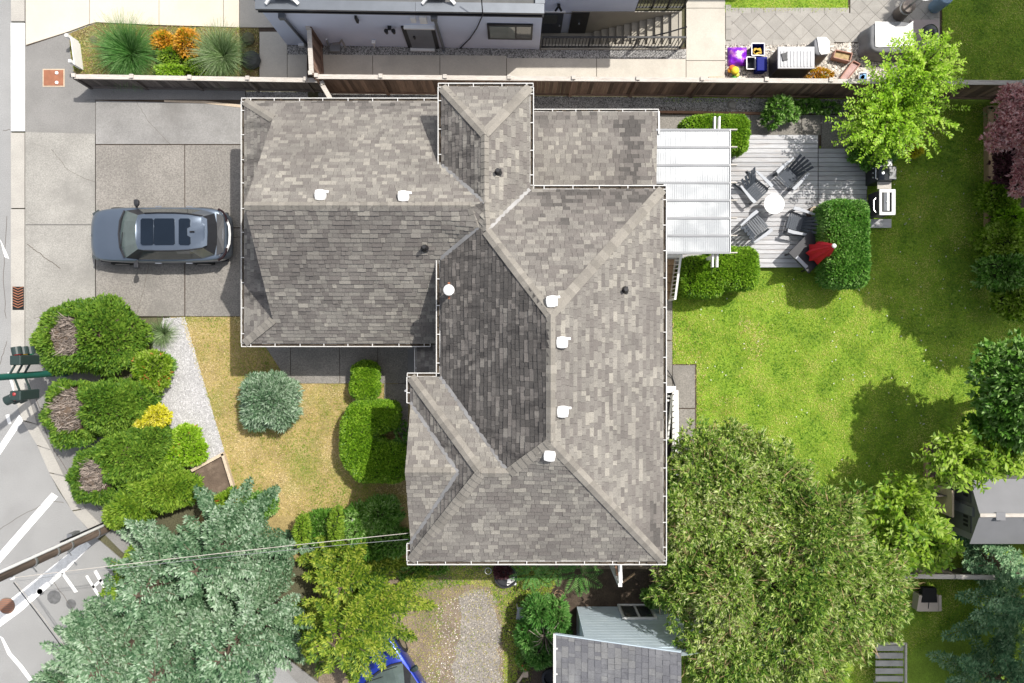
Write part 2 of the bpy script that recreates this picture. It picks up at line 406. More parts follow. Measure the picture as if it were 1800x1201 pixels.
for px in ([(46, 233), (168, 236), (168, 395), (46, 395)], [(46, 397), (168, 397), (168, 640), (46, 640)]):
    piece('sidewalk_slab', px, .05, M('apron_concrete', (.30, .287, .26), .88, .14, 1.0, .2, 50, speck=.24, spscale=26, stain=(.215, .205, .187), stscale=.7, stamt=.65) if 'apron_concrete' not in bpy.data.materials else bpy.data.materials['apron_concrete'], walk)
# painted road markings
mk = tag(MB().prism([(p[0], p[1]) for p in pxpoly([(0, 781), (34, 729), (41, 739), (0, 800)])], 0, .005).build('road_marking', m_paint), kind='structure')
for px in ([(-60, 1030), (0, 970), (91, 866), (102, 873), (0, 990), (-60, 1052)], [(-90, 1140), (0, 1068), (150, 950), (160, 959), (108, 1012), (36, 1076), (0, 1102), (-90, 1180)],
           [(107, 1008), (113, 1007), (137, 1040), (131, 1042)], [(150, 1013), (154, 1011), (176, 1046), (171, 1048)], [(164, 1004), (170, 1002), (186, 1032), (181, 1034)], [(161, 1031), (178, 1017), (180, 1021), (164, 1035)],
           [(0, 1118), (6, 1122), (20, 1148), (40, 1170), (62, 1201), (54, 1201), (32, 1172), (13, 1150)], [(10, 730), (16, 728), (20, 745), (14, 746)], [(0, 420), (10, 440), (16, 455), (8, 452)], [(13, 655), (16, 655), (30, 690), (24, 690)]):
    piece('painted_line', px, .005, m_paint, mk, .004)
# driveway slabs, the joints between them open
drive = sheet('driveway', [(169, 158), (432, 158), (432, 557), (169, 557)], .03, m_soil)
for px, mt in (([(170, 178), (430, 184), (430, 254), (170, 254)], m_expo2), ([(170, 256), (325, 256), (325.3, 400), (170, 400)], m_expo), ([(326.6, 256), (431, 256), (431, 400), (327, 400)], m_expo),
               ([(170, 402), (325, 402), (325, 556), (170, 556)], m_expo), ([(327, 402), (431, 402), (431, 556), (327, 556)], m_expo)):
    piece('driveway_slab', px, .06, mt, drive)
piece('driveway_slab', [(150, 150), (432, 160), (432, 176), (150, 176)], .045, m_asph_d, drive)
piece('edging', [(290, 177.5), (362, 178.5), (430, 186), (430, 191), (362, 183), (290, 180.5)], .075, m_timberp, drive)
# cracks and seams in the paving
def crack(px, z, wd, parent, mat=None):
    pts = []
    for i in range(len(px)-1):
        a, b = P(*px[i], z), P(*px[i+1], z)
        for k in range(6): f_ = k/6; pts.append(a+(b-a)*f_+V_((random.uniform(-.02, .02), random.uniform(-.02, .02), 0)))
    pts.append(P(*px[-1], z)); q = MB()
    for i in range(len(pts)-1): q.bar(pts[i], pts[i+1], wd, .004)
    q.build('crack', mat or m_soil, parent)
V_ = Vector
crack([(47, 429), (62, 440), (84, 456), (106, 472)], .052, .018, walk); crack([(169, 322), (120, 300), (90, 262)], .052, .008, walk); crack([(60, 560), (110, 545), (168, 552)], .052, .010, walk)
crack([(250, 402), (262, 470), (240, 556)], .062, .007, drive); crack([(240, 180), (262, 215), (300, 254)], .062, .007, drive); crack([(431, 415), (405, 418)], .062, .02, drive)
crack([(60, 690), (88, 780), (140, 862), (190, 910)], .024, .012, walk)
st_crack = tag(MB().box(P(60, 1000, .003), (.01, .01, .003)).build('street_seam', m_soil), kind='structure')
for px in ([(92, 1020), (130, 1075), (170, 1150)], [(0, 930), (40, 905), (90, 880), (112, 884)], [(10, 560), (6, 480), (12, 380)], [(0, 640), (12, 600)], [(5, 230), (18, 228)]): crack(px, .004, .012, st_crack)
for px, py, rx in ((95, 1050, .25), (70, 1040, .15), (125, 1062, .18)):
    c = P(px, py, .003); MB().lathe([(rx, 0), (rx*.7, .002), (0.01, .002)], c, 9).build('tar_patch', M('tar', (.13, .13, .13), .8, .3, 8) if 'tar' not in bpy.data.materials else bpy.data.materials['tar'], st_crack)
# neighbour's drive and paths
nd = sheet('neighbour_driveway', [(46, -300), (430, -300), (430, 49), (290, 46), (170, 40), (120, 58), (47, 82)], .03, m_soil)
for px in ([(47, -300), (158, -300), (158, 43), (120, 57), (47, 80)], [(159, -300), (280, -300), (280, 45), (170, 40), (159, 43)], [(281, -300), (393, -300), (393, 48), (281, 45)], [(394, -300), (421, -300), (421, 49), (394, 48)]):
    piece('concrete_slab', px, .05, m_cream, nd)
pth = sheet('neighbour_path', [(422, -300), (520, -300), (520, 50), (560, 84), (1275, 84), (1275, 140), (456, 140), (456, 50), (422, 50)], .02, m_soil)
for px in ([(422, -40), (490, -40), (490, 49), (422, 49)], [(457, 57), (505, 57), (505, 139), (457, 139)], [(506, 97), (540, 97), (540, 139), (506, 139)], [(561, 97), (655, 98), (655, 140), (561, 140)],
           [(656, 98), (773, 98), (773, 140), (656, 140)], [(774, 98), (890, 99), (890, 141), (774, 141)], [(891, 103), (1048, 104), (1048, 142), (891, 141)], [(1049, 104), (1205, 105), (1205, 143), (1049, 142)],
           [(1206, 108), (1274, 108), (1274, 142), (1206, 142)], [(1206, 16), (1274, 16), (1274, 107), (1206, 107)], [(1206, -200), (1274, -200), (1274, 15), (1206, 15)]):
    piece('concrete_slab', px, .05, m_path, pth)
# neighbour's patio of pavers laid on the diagonal
patio = sheet('neighbour_patio', [(1276, 22), (1490, 22), (1490, -200), (1655, -200), (1655, 98), (1530, 78), (1276, 78)], .015, m_soil)
pv = MB().box((0, 0, .02), (.407, .407, .05)).data('paver', m_paver); bp = bpy.data.meshes
pat_poly = [(p.x, p.y) for p in pxpoly([(1284, 24), (1492, 24), (1492, -60), (1640, -60), (1640, 92), (1500, 92), (1440, 74), (1284, 73)])]
def clip_rect(poly, u0, u1, v0, v1):
    def cut(ps, ax, val, keep_less):
        out = []; n = len(ps)
        for i in range(n):
            a, b = ps[i], ps[(i+1) % n]; ia = (a[ax] <= val) == keep_less or a[ax] == val; ib = (b[ax] <= val) == keep_less or b[ax] == val
            if ia: out.append(a)
            if ia != ib:
                t = (val-a[ax])/(b[ax]-a[ax]); out.append((a[0]+(b[0]-a[0])*t, a[1]+(b[1]-a[1])*t))
        return out
    for ax, val, kl in ((0, u0, False), (0, u1, True), (1, v0, False), (1, v1, True)):
        poly = cut(poly, ax, val, kl)
        if len(poly) < 3: return []
    return poly
ra, rb = P(1284, 75), P(1642, 24); rc, rd = P(1494, 24), P(1642, -70)
for i in range(-40, 60):
    for j in range(-40, 60):
        x = 11.0+(i-j)*.415*.7071; y = 10.6+(i+j)*.415*.7071; h = .2033*1.41421
        dia = [(x-h, y), (x, y-h), (x+h, y), (x, y+h)]
        for x0_, x1_, y0_, y1_ in ((ra.x, rb.x, ra.y, rb.y), (rc.x, rd.x, rc.y+.004, rd.y)):
            q = clip_rect(dia, x0_, x1_, y0_, y1_)
            if not q: continue
            if len(q) == 4 and abs(q[0][0]-dia[0][0])+abs(q[2][0]-dia[2][0])+abs(q[1][1]-dia[1][1])+abs(q[3][1]-dia[3][1]) < 1e-6: link('paver', pv, patio, (x, y, 0), (0, 0, R(45)))
            else: MB().prism(q, 0, .045).build('paver', m_paver, patio, loc=(x, y, 0))
bord = MB().box((0, 0, .022), (.42, .19, .05)).data('border_paver', m_paver)
for k in range(int(4.2/.43)): link('border_paver', bord, patio, (7.65+k*.43, 10.50, 0))
for k in range(3): link('border_paver', bord, patio, (7.60, 10.75+k*.43, 0), (0, 0, R(90)))
for k in range(10): link('border_paver', bord, patio, (7.75+k*.43, 11.62, -.004), (0, 0, 0))
for k in range(14): link('border_paver', bord, patio, (14.92, 10.3+k*.43, 0), (0, 0, R(90)))
# lawns
LAWN = pxpoly([(1172, 440), (1800, 440), (2400, 440), (2400, 1600), (1172, 1600)])
LAWN_E = pxpoly([(1170, 170), (2400, 176), (2400, 1900), (1166, 1900), (1166, 480)])
sheet('back_lawn', LAWN_E, .02, m_lawnb)
sheet('front_lawn', [(300, 557), (432, 557), (505, 660), (735, 665), (735, 990), (560, 990), (330, 960), (395, 800)], .02, m_lawnd)
sheet('side_yard', [(560, 991), (1163, 991), (1163, 1500), (560, 1500)], .02, m_dirt)
sheet('neighbour_back_lawn', [(1656, -300), (2400, -300), (2400, 150), (1656, 146)], .02, m_lawnb)
sheet('neighbour_front_grass', [(1273, -150), (1490, -150), (1490, 21), (1273, 21)], .03, m_lawnb)
sheet('gravel_bed', [(288, 560), (325, 558), (396, 797), (345, 830), (268, 760), (270, 600)], .03, M('gravel_bed', (.40, .39, .385), .92, .1, 2, .6, 40, speck=.4, spscale=24))
tag(stones('gravel', [pxpoly([(288, 560), (325, 558), (396, 797), (345, 830), (268, 760), (270, 600)])], 9000, .012, .034, m_gravelw), kind='stuff')
# front walk
fw = sheet('front_walk', [(468, 600), (738, 600), (738, 705), (700, 705), (700, 672), (509, 672)], .03, m_soil)
for px in ([(430, 560), (468, 560), (511, 602), (511, 672), (507, 670), (466, 607)], [(512, 600), (597, 600), (597, 674), (512, 674)], [(598, 600), (664, 600), (664, 674), (598, 674)], [(665, 600), (718, 600), (718, 674), (665, 674)], [(676, 675), (718, 675), (718, 790), (676, 720)]):
    piece('walk_slab', px, .055, m_expo, fw)
# back paths
bpth = sheet('back_path', [(1155, 188), (1500, 198), (1500, 262), (1155, 232)], .03, m_soil)
for a, b in ((1156, 1236), (1237, 1318), (1319, 1408), (1409, 1442), (1443, 1502)):
    piece('path_slab', [(a, 203), (b, 203), (b, 238 if a < 1440 else 263), (a, 238 if a < 1440 else 263)], .05, m_expo, bpth)
piece('edging', [(1150, 196), (1340, 199), (1340, 203), (1150, 200)], .12, m_brick, bpth)
spth = sheet('side_path', [(1160, 525), (1182, 525), (1182, 640), (1224, 640), (1224, 850), (1160, 850)], .03, m_soil)
for px in ([(1160, 526), (1181, 526), (1181, 598), (1160, 598)], [(1160, 600), (1181, 600), (1181, 700), (1160, 700)], [(1182, 642), (1221, 642), (1221, 717), (1182, 717)], [(1182, 719), (1221, 719), (1221, 850), (1182, 850)]):
    piece('path_slab', px, .055, m_expo, spth)
# gravel strips
GS1 = pxpoly([(432, 161), (540, 162), (540, 176), (432, 176)]); GS2 = pxpoly([(560, 163), (936, 170), (936, 178), (775, 190), (560, 185)]); GS3 = pxpoly([(930, 170), (1490, 176), (1490, 200), (930, 200)])
stones('gravel', [GS1, GS2], 30000, .012, .035, m_gravelg, z=-.045); stones('gravel', [GS3], 26000, .014, .038, m_gravelg, z=.024); sheet('gravel_strip', GS3, .023, M('strip_soil', (.12, .11, .095), .95, .3, 3, .5, 25))
NG = pxpoly([(506, 80), (540, 80), (540, 97), (506, 97)]); NG2 = pxpoly([(556, 81), (952, 87), (1206, 88), (1206, 104), (952, 103), (556, 97)])
stones('gravel', [NG, NG2], 18000, .015, .04, m_gravelg, z=.025)
NG3 = pxpoly([(1276, 77), (1600, 77), (1600, 94), (1656, 100), (1656, 147), (1276, 143)])
sheet('stone_bed', NG3, .021, M('stone_bed', (.2, .18, .155), .95, .3, 4, .6, 25, speck=.5, spscale=22))
stones('river_stone_bed', [NG3], 11000, .02, .055, m_gravelr, z=.025)
# the worn track south of the house
TR1 = [p for p in pxpoly([(735, 1040), (760, 1080), (790, 1060), (850, 1030), (872, 1050), (884, 1100), (880, 1260), (690, 1260), (705, 1130)])]
sheet('gravel_track', [(808+random.uniform(-9, 9)-18*(k/12), 1048+18*k) for k in range(12)]+[(876+random.uniform(-7, 7), 1250-18*k) for k in range(12)]+[(850, 1036), (826, 1036)], .025, M('track_gravel', (.25, .225, .195), .95, .12, 1.5, .6, 30, speck=.5, spscale=22))
stones('gravel', [pxpoly([(770, 1060), (860, 1030), (894, 1100), (892, 1230), (740, 1230)])], 2300, .01, .024, m_gravelr, z=.025)
sheet('planting_soil', [(905, 1000), (1175, 1000), (1175, 1240), (905, 1240), (880, 1120)], .028, m_soil)

# grass blades
g_lush = LEAF('lawn_grass', [(.08, .22, .012), (.20, .40, .02), (.36, .54, .035), (.52, .63, .07), (.72, .68, .22)], .6, .45, .6, 1.0)
g_dry = LEAF('dry_grass', [(.17, .29, .025), (.30, .34, .04), (.50, .42, .11), (.64, .50, .20), (.78, .64, .36)], .7, .3, .75, .65)
g_mix = LEAF('patchy_grass', [(.16, .29, .02), (.28, .37, .03), (.42, .42, .07), (.55, .45, .17), (.6, .5, .27)], .7, .3, .5, .6)
DECK_H = [pxpoly([(1160, 225), (1440, 225), (1530, 250), (1530, 400), (1430, 480), (1160, 480)]), pxpoly([(1150, 180), (1500, 180), (1500, 262), (1150, 240)]), pxpoly([(1160, 520), (1182, 520), (1182, 640), (1224, 640), (1224, 850), (1160, 850)])]
BEDS_H = [pxpoly([(1738, 185), (1900, 185), (1900, 470), (1738, 470)]), pxpoly([(1650, 840), (1830, 840), (1830, 975), (1650, 975)])]
grass('lawn_grass', [pxpoly([(1166, 176), (1860, 186), (1860, 1000), (1500, 1210), (1166, 1000)])], 620, g_lush, DECK_H+BEDS_H)
grass('front_grass', [pxpoly([(318, 557), (432, 557), (509, 672), (680, 675), (735, 760), (735, 910), (420, 905), (398, 800)])], 620, g_dry, [pxpoly([(432, 557), (468, 600), (509, 672), (735, 672), (735, 557)])])
grass('neighbour_grass', [pxpoly([(1656, -40), (1860, -40), (1860, 143), (1656, 143)]), pxpoly([(1274, -40), (1490, -40), (1490, 20), (1274, 20)])], 620, g_lush)
grass('side_yard_grass', [pxpoly([(700, 990), (900, 990), (985, 1000), (960, 1065), (930, 1210), (884, 1210), (880, 1090), (850, 1036), (780, 1062), (770, 1210), (700, 1210)])], 420, g_mix)
grass('house_side_grass', [pxpoly([(700, 990), (905, 990), (985, 1005), (960, 1060), (925, 1068), (905, 1210), (886, 1210), (884, 1090), (860, 1030), (800, 1028), (745, 1040), (712, 1060), (705, 1020)])], 1000, g_lush, L=.09)
grass('track_grass', [pxpoly([(760, 1030), (890, 1030), (892, 1210), (770, 1210)])], 110, g_mix)
grass('dry_patches', [pxpoly([(1180, 545), (1200, 545), (1240, 600), (1224, 640), (1183, 640)]), pxpoly([(1222, 640), (1240, 650), (1236, 760), (1222, 760)]), pxpoly([(1300, 560), (1360, 570), (1340, 640), (1290, 620)]), pxpoly([(1250, 700), (1300, 690), (1290, 740), (1250, 735)])], 190, g_dry, L=.09)
# ================================================================ THE HOUSE
EAVE1, EAVE2 = 2.8, 4.85
house = thing('house', 'large house with a weathered grey brown shingle roof and white gutters', 'house', (0, 0, 0))
def gN(x, y): return Vector((x, y, 6.0-(y-3.79)*.8355))
def gS(x, y): return Vector((x, y, 2.8+(y+.045)*.8355))
V = Vector
K = V((-.95, 3.22, 5.72)); J = V((-.714, 3.10, 5.86)); B1 = V((-.767, 3.886, 5.92)); B0 = V((-.767, 5.82, 5.92))
RN = V((1.008, .704, 7.5)); RS = V((1.008, -2.647, 7.5)); Pp = V((-.077, -3.55, 6.72)); Q = V((-.84, -3.55, 6.72)); G = V((-1.497, -3.617, 6.15)); GW = V((-2.96, -3.617, 6.17))
RE = V((-1.14, 3.79, 6.0)); RW = V((-7.46, 3.79, 6.0)); SKN = V((-7.42, 6.9, 3.40)); SKS = V((-7.42, .675, 3.40))
vb = V((-2.05, 5.166, 4.85)); vm = V((-2.10, 2.41, 4.85))
planes = [
 # polygon, downslope direction (x,y), tone shift
 ('garage_n', [gN(-8.49, 7.62), gN(-1.7, 7.62), gN(-1.7, 4.82), B1, RE, RW, SKN], (0, 1), .06),
 ('garage_s', [gS(-8.49, -.045), gS(-1.7, -.045), gS(-1.7, 2.67), K, RE, RW, SKS], (0, -1), .0),
 ('skirt_w', [V((-8.49, 7.62, 2.8)), V((-8.49, -.045, 2.8)), SKS, SKN], (-1, 0), -.05),
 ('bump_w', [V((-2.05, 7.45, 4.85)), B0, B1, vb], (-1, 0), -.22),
 ('bump_n', [V((-2.05, 7.45, 4.85)), V((.516, 7.45, 4.85)), B0], (0, 1), .08),
 ('bump_e', [V((.516, 7.45, 4.85)), B0, B1, J, V((.516, 4.455, 4.85))], (1, 0), .05),
 ('saddle', [B1, RE, K, J], (-1, -1), .05),
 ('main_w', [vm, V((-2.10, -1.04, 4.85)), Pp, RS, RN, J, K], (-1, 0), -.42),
 ('main_n', [V((.516, 4.455, 4.85)), V((4.41, 4.455, 4.85)), RN, J], (0, 1), -.02),
 ('main_e', [V((4.41, 4.455, 4.85)), V((4.41, -6.42, 4.85)), RS, RN], (1, 0), .03),
 ('main_s', [V((4.41, -6.42, 4.85)), V((-2.965, -6.42, 4.85)), Q, Pp, RS], (0, -1), .05),
 ('wing_n', [V((-2.965, -1.04, 4.85)), V((-2.10, -1.04, 4.85)), Pp, Q], (0, 1), .14),
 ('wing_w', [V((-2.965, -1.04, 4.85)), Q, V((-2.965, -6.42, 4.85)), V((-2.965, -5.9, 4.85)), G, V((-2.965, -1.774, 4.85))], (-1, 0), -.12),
 ('gable_n', [V((-2.965, -1.774, 4.85)), G, GW], (0, 1), .10),
 ('gable_s', [V((-2.965, -5.9, 4.85)), GW, G], (0, -1), .08),
 ('low_n', [V((.25, 7.29, 2.8)), V((4.45, 7.29, 2.8)), V((4.30, 4.0, 3.6)), V((.25, 4.0, 3.6))], (0, 1), .06),
 ('low_e', [V((4.45, 7.29, 2.8)), V((4.62, 7.29, 2.79)), V((4.44, 4.0, 3.53)), V((4.30, 4.0, 3.6))], (1, .2), .06),
 ('porch', [V((-3.05, -.1, 2.55)), V((-3.05, -1.15, 2.55)), V((-1.75, -1.15, 2.95)), V((-1.75, -.1, 2.95))], (-1, 0), -.1),
]
dk = MB()
for nm, poly, dn, ts in planes:
    pl = [p-V((0, 0, .03 if nm not in ('main_n', 'main_w', 'bump_e', 'saddle', 'main_s') else .16)) for p in poly]
    # orient upwards
    n = V((0, 0, 0))
    for i in range(len(pl)): n += (pl[i]-pl[0]).cross(pl[(i+1) % len(pl)]-pl[0])
    if n.z < 0: pl = pl[::-1]
    dk.slab(pl, .10)
roof = dk.build('roof', m_deckfelt, house)

def shingle_plane(poly, dn, ts, expo=.148, wmin=.17, wmax=.46, out=None, th=.021, grime=None):
    """lays overlapping tabs course by course on one roof plane; each ends up as (verts, faces, tone, seen size)"""
    c = sum(poly, V((0, 0, 0)))/len(poly); n = V((0, 0, 0))
    for i in range(len(poly)): n += (poly[i]-c).cross(poly[(i+1) % len(poly)]-c)
    n.normalize()
    if n.z < 0: n = -n
    d = V((dn[0], dn[1], 0)).normalized(); v = (-d-n*(-d).dot(n)).normalized(); u = v.cross(n).normalized()
    uv = [((p-c).dot(u), (p-c).dot(v)) for p in poly]; hh = [(p-c).dot(n) for p in poly]
    us = [a for a, b in uv]; vs_ = [b for a, b in uv]
    # height above the best plane at a point: inverse distance from the polygon's own vertices keeps bent planes closed
    bent = max(abs(h) for h in hh) > .01
    def hz(a, b):
        if not bent: return 0.0
        sw = 0; sh = 0
        for (p, q), h in zip(uv, hh):
            w_ = 1/((p-a)**2+(q-b)**2+.02)**1.5; sw += w_; sh += w_*h
        return sh/sw
    v0 = min(vs_)-.02; row = 0
    while v0 < max(vs_):
        e = expo*random.uniform(.97, 1.03); u0 = min(us)-random.random()*.4; wob = random.uniform(-.006, .006)
        while u0 < max(us):
            wd = random.choice((.12, .14, .16, .18, .20, .23, .26, .30, .35)) if wmax > .4 else random.uniform(wmin, wmax)
            q = clip_rect(uv, u0+.003, u0+wd-.003, v0+wob, v0+e+wob+.004)
            if q:
                ar = 0
                for i in range(len(q)): ar += q[i][0]*q[(i+1) % len(q)][1]-q[(i+1) % len(q)][0]*q[i][1]
                if abs(ar) > .002:
                    if ar < 0: q = q[::-1]
                    t_ = th*random.choice((.55, 1, 1.45)); top = []; bot = []
                    for a, b in q:
                        k = 1-(b-v0-wob)/e; base = c+u*a+v*b+n*hz(a, b)
                        top.append(base+n*(.004+t_*max(0, k))); bot.append(base-n*.02)
                    m_ = len(q); fs = [list(range(m_))]
                    for i in range(m_):
                        j = (i+1) % m_; fs.append((i, i+m_, j+m_, j))
                    tone = min(1, max(0, random.choice((.22, .3, .36, .42, .48, .54, .62, .72, .85, .96))*.9+.07+ts+random.uniform(-.06, .06)-(grime(c+u*(u0+wd/2)+v*v0) if grime else 0)))
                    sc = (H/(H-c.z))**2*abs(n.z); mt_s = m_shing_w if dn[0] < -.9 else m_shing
                    out.append((top+bot, fs, tone, abs(ar)*.5*sc, mt_s))
            u0 += wd
        v0 += e; row += 1
sh = []
GR = {'low_n': lambda p: .6*math.exp(-((p.x-3.72)/.42)**2)*(1 if p.y < 7.1 else .5)+.3*math.exp(-abs(p.y-7.2)/.25),
      'main_n': lambda p: .5*math.exp(-abs(p.y-4.4)/.45)*(1 if p.x > .8 else .4)+.22*max(0, mnoise.noise(V((p.x*.9, p.y*.9, 3)))),
      'garage_n': lambda p: .35*math.exp(-abs(p.y-7.6)/.3), 'main_e': lambda p: .5*math.exp(-((p.x-4.2)/.3)**2-((p.y+5.6)/.9)**2),
      'main_w': lambda p: .5*max(0, mnoise.noise(V((p.x*1.1, p.y*.8, 5)))), 'garage_s': lambda p: .2*max(0, mnoise.noise(V((p.x*.7, p.y*.9, 8))))}
for nm, poly, dn, ts in planes: shingle_plane(poly, dn, ts, out=sh, grime=GR.get(nm))
sh.sort(key=lambda s_: -s_[3])
rest = MB(); rest_n = 0
rest_w = MB()
for i, (vs, fs, tone, sz, ms) in enumerate(sh):
    if i < 300:
        mb = MB(); mb.tone = tone; mb.mesh(vs, fs); cc = sum(vs, V((0, 0, 0)))/len(vs)
        mb.build('shingle', ms, roof, tones=True, loc=cc)
    else:
        rr_ = rest_w if ms is m_shing_w else rest; rr_.tone = tone; rr_.mesh(vs, fs)
tag(rest.build('shingle_courses', m_shing, roof, tones=True), kind='stuff'); tag(rest_w.build('streaked_courses', m_shing_w, roof, tones=True), kind='stuff')

# ridge and hip caps: folded tabs, each its own piece
def caps(a, b, n1, n2, wd=.15, step=.19, start=0.0, mat=None):
    """a -> b along a ridge or up a hip; n1/n2: unit-ish horizontal directions to either side with slope drop"""
    a, b = V(a), V(b); d = (b-a); L = d.length; d.normalize(); k = start
    while k < L:
        p0 = a+d*k; p1 = a+d*min(L, k+step*1.12); mb = MB()
        l0, r0 = p0+n1*wd, p0+n2*wd; l1, r1 = p1+n1*wd, p1+n2*wd
        up0 = V((0, 0, .048)); up1 = V((0, 0, .026))
        t = [l0+up0, p0+up0*1.15, r0+up0, l1+up1, p1+up1*1.15, r1+up1]; bt = [q-V((0, 0, .05)) for q in t]
        vs = t+bt
        mb.mesh(vs, [(0, 1, 4, 3), (1, 2, 5, 4), (0, 6, 7, 1), (1, 7, 8, 2), (3, 4, 10, 9), (4, 5, 11, 10), (0, 3, 9, 6), (2, 8, 11, 5)])
        mb.build('ridge_cap', mat or m_cap, roof, loc=(p0+p1)/2); k += step
def sd(x, y, z): return V((x, y, z))
W1 = V((-.76, 0, -.65)); E1 = V((.79, 0, -.61)); N1 = V((0, .77, -.64)); S1 = V((0, -.77, -.64)); N2 = V((0, .82, -.57)); S2 = V((0, -.82, -.57))
caps(RW, RE, N1, S1)
caps(V((-8.49, 7.62, 2.8)), SKN, V((.4, .8, -.3)), V((-.75, -.5, -.35))); caps(V((-8.49, -.045, 2.8)), SKS, V((-.75, .5, -.35)), V((.4, -.8, -.3)))
def hipdirs(a, b):
    d = V((b-a)); h = V((d.x, d.y, 0)).normalized(); s_ = V((-h.y, h.x, 0)); return (s_*.88-V((0, 0, .36)), -s_*.88-V((0, 0, .36)))
for a, b in ((V((-2.05, 7.45, 4.85)), B0), (V((.516, 7.45, 4.85)), B0), (V((4.41, 4.455, 4.85)), RN), (V((4.41, -6.42, 4.85)), RS), (J, RN), (Pp, RS), (V((-2.965, -1.04, 4.85)), Q), (V((-2.965, -6.42, 4.85)), Q), (K, RE)):
    n1, n2 = hipdirs(a, b); caps(a, b, n1, n2, .16, .205)
caps(B1, B0, W1, E1); caps(RN, RS, W1, E1, .16, .22); caps(J, B1, W1, E1); caps(Pp, Q, N2, S2, .15, .19); caps(GW, G, N2, S2, .15, .21)
# metal valleys
for a, b in ((vb, B1), (vm, K), (V((.516, 4.455, 4.85)), J), (V((-2.10, -1.04, 4.85)), Pp), (V((-2.965, -1.774, 4.85)), G), (V((-2.965, -5.9, 4.85)), G)):
    MB().bar(a+V((0, 0, .035)), b+V((0, 0, .035)), .11, .02).build('valley_flashing', m_flash, roof)

# gutters: U channels with straps, each run its own part
def gutter(a, b, side, rail=.115, h=.11):
    a, b = V(a), V(b); d = (b-a); L = d.length; d.normalize(); s_ = V((side[0], side[1], 0)); mb = MB()
    mid = (a+b)/2
    def bx(off, zoff, wd, hh): mb.bar(a+s_*off+V((0, 0, zoff)), b+s_*off+V((0, 0, zoff)), wd, hh)
    bx(.012, -.05, .02, h); bx(rail, -.045, .024, h+.01); bx(rail*.5, -.1, rail-.02, .02)
    k = .3
    while k < L-.1:
        p = a+d*k; mb.bar(p-s_*.03+V((0, 0, .012)), p+s_*(rail+.01)+V((0, 0, .012)), .024, .010); k += random.uniform(.72, .86)
    for p in (a, b): mb.box(p+s_*rail*.5+V((0, 0, -.05)), (abs(s_.y)*.02+abs(s_.x)*rail, abs(s_.x)*.02+abs(s_.y)*rail, h))
    gt = mb.build('gutter', m_gutter, house)
    db = MB(); db.bar(a+s_*rail*.5+V((0, 0, -.075)), b+s_*rail*.5+V((0, 0, -.075)), rail-.035, .02); k = 0
    while k < L-.3:
        ln = random.uniform(.05, .35); z_ = random.uniform(-.05, -.012); p = a+d*k+s_*rail*random.uniform(.4, .6); db.bar(p+V((0, 0, z_)), p+d*ln+V((0, 0, z_-.01)), rail*random.uniform(.3, .7), .03); k += ln+random.uniform(.05, .6)
    tag(db.build('leaf_debris', m_leafmould, gt), kind='stuff')
gutter((-8.6, 7.62, 2.78), (-1.75, 7.62, 2.78), (0, 1)); gutter((-8.49, -.05, 2.78), (-8.49, 7.62, 2.78), (-1, 0)); gutter((-8.6, -.045, 2.78), (-2.6, -.045, 2.78), (0, -1))
gutter((-2.05, 5.18, 4.83), (-2.05, 7.45, 4.83), (-1, 0)); gutter((-2.16, 7.45, 4.83), (.62, 7.45, 4.83), (0, 1)); gutter((.516, 4.58, 4.83), (.516, 7.45, 4.83), (1, 0))
gutter((.64, 4.455, 4.83), (4.52, 4.455, 4.83), (0, 1)); gutter((4.41, 4.455, 4.83), (4.41, -6.42, 4.83), (1, 0)); gutter((-3.07, -6.42, 4.83), (4.52, -6.42, 4.83), (0, -1))
gutter((-2.10, -.93, 4.83), (-2.10, 2.39, 4.83), (-1, 0)); gutter((-3.07, -1.04, 4.83), (-2.22, -1.04, 4.83), (0, 1)); gutter((-2.965, -1.8, 4.83), (-2.965, -1.04, 4.83), (-1, 0)); gutter((-2.965, -6.42, 4.83), (-2.965, -5.92, 4.83), (-1, 0))
gutter((.25, 7.29, 2.78), (4.66, 7.29, 2.78), (0, 1), .09); gutter((-3.05, -1.15, 2.53), (-3.05, -.18, 2.53), (-1, 0), .07, .08)
MB().bar((4.66, 7.3, 2.80), (4.64, 6.55, 2.96), .05, .06).build('barge_board', m_white, house)
# barge boards on the west gable and wing gable
for a, b in (((-7.40, 6.8, 3.28), (-7.42, 3.82, 5.80)), ((-7.40, .78, 3.28), (-7.42, 3.76, 5.80))): MB().bar(a, b, .03, .12).build('barge_board', m_frame, house)
for a, b in (((-2.93, -1.9, 4.78), (-2.93, -3.60, 6.0)), ((-2.93, -5.78, 4.78), (-2.93, -3.634, 6.0))): MB().bar(a, b, .03, .1).build('barge_board', m_frame, house)
# walls
def walls(name, x0, y0, x1, y1, z1, mat=m_wall, parent=house): return MB().prism([(x0, y0), (x1, y0), (x1, y1), (x0, y1)], -.05, z1).build(name, mat, parent)
walls('wall', -1.7, -6.05, 4.02, 4.06, 4.9); walls('wall', -2.5, -6.02, -1.703, -1.5, 4.85); walls('wall', -1.62, 4.063, .08, 7.05, 4.88); walls('wall', -8.1, .35, -1.73, 7.22, 2.95); walls('wall', .083, 4.064, 4.1, 6.92, 2.78)
gb = MB(); gb.prism([(-7.40, .72), (-7.25, .72), (-7.25, 6.85), (-7.40, 6.85)], 2.96, 3.3); gb.mesh([(-7.4, .72, 3.3), (-7.4, 6.85, 3.3), (-7.4, 3.79, 5.85), (-7.25, .72, 3.3), (-7.25, 6.85, 3.3), (-7.25, 3.79, 5.85)], [(0, 2, 1), (3, 4, 5), (0, 3, 5, 2), (1, 2, 5, 4)]); gb.build('gable_wall', m_wall, house)
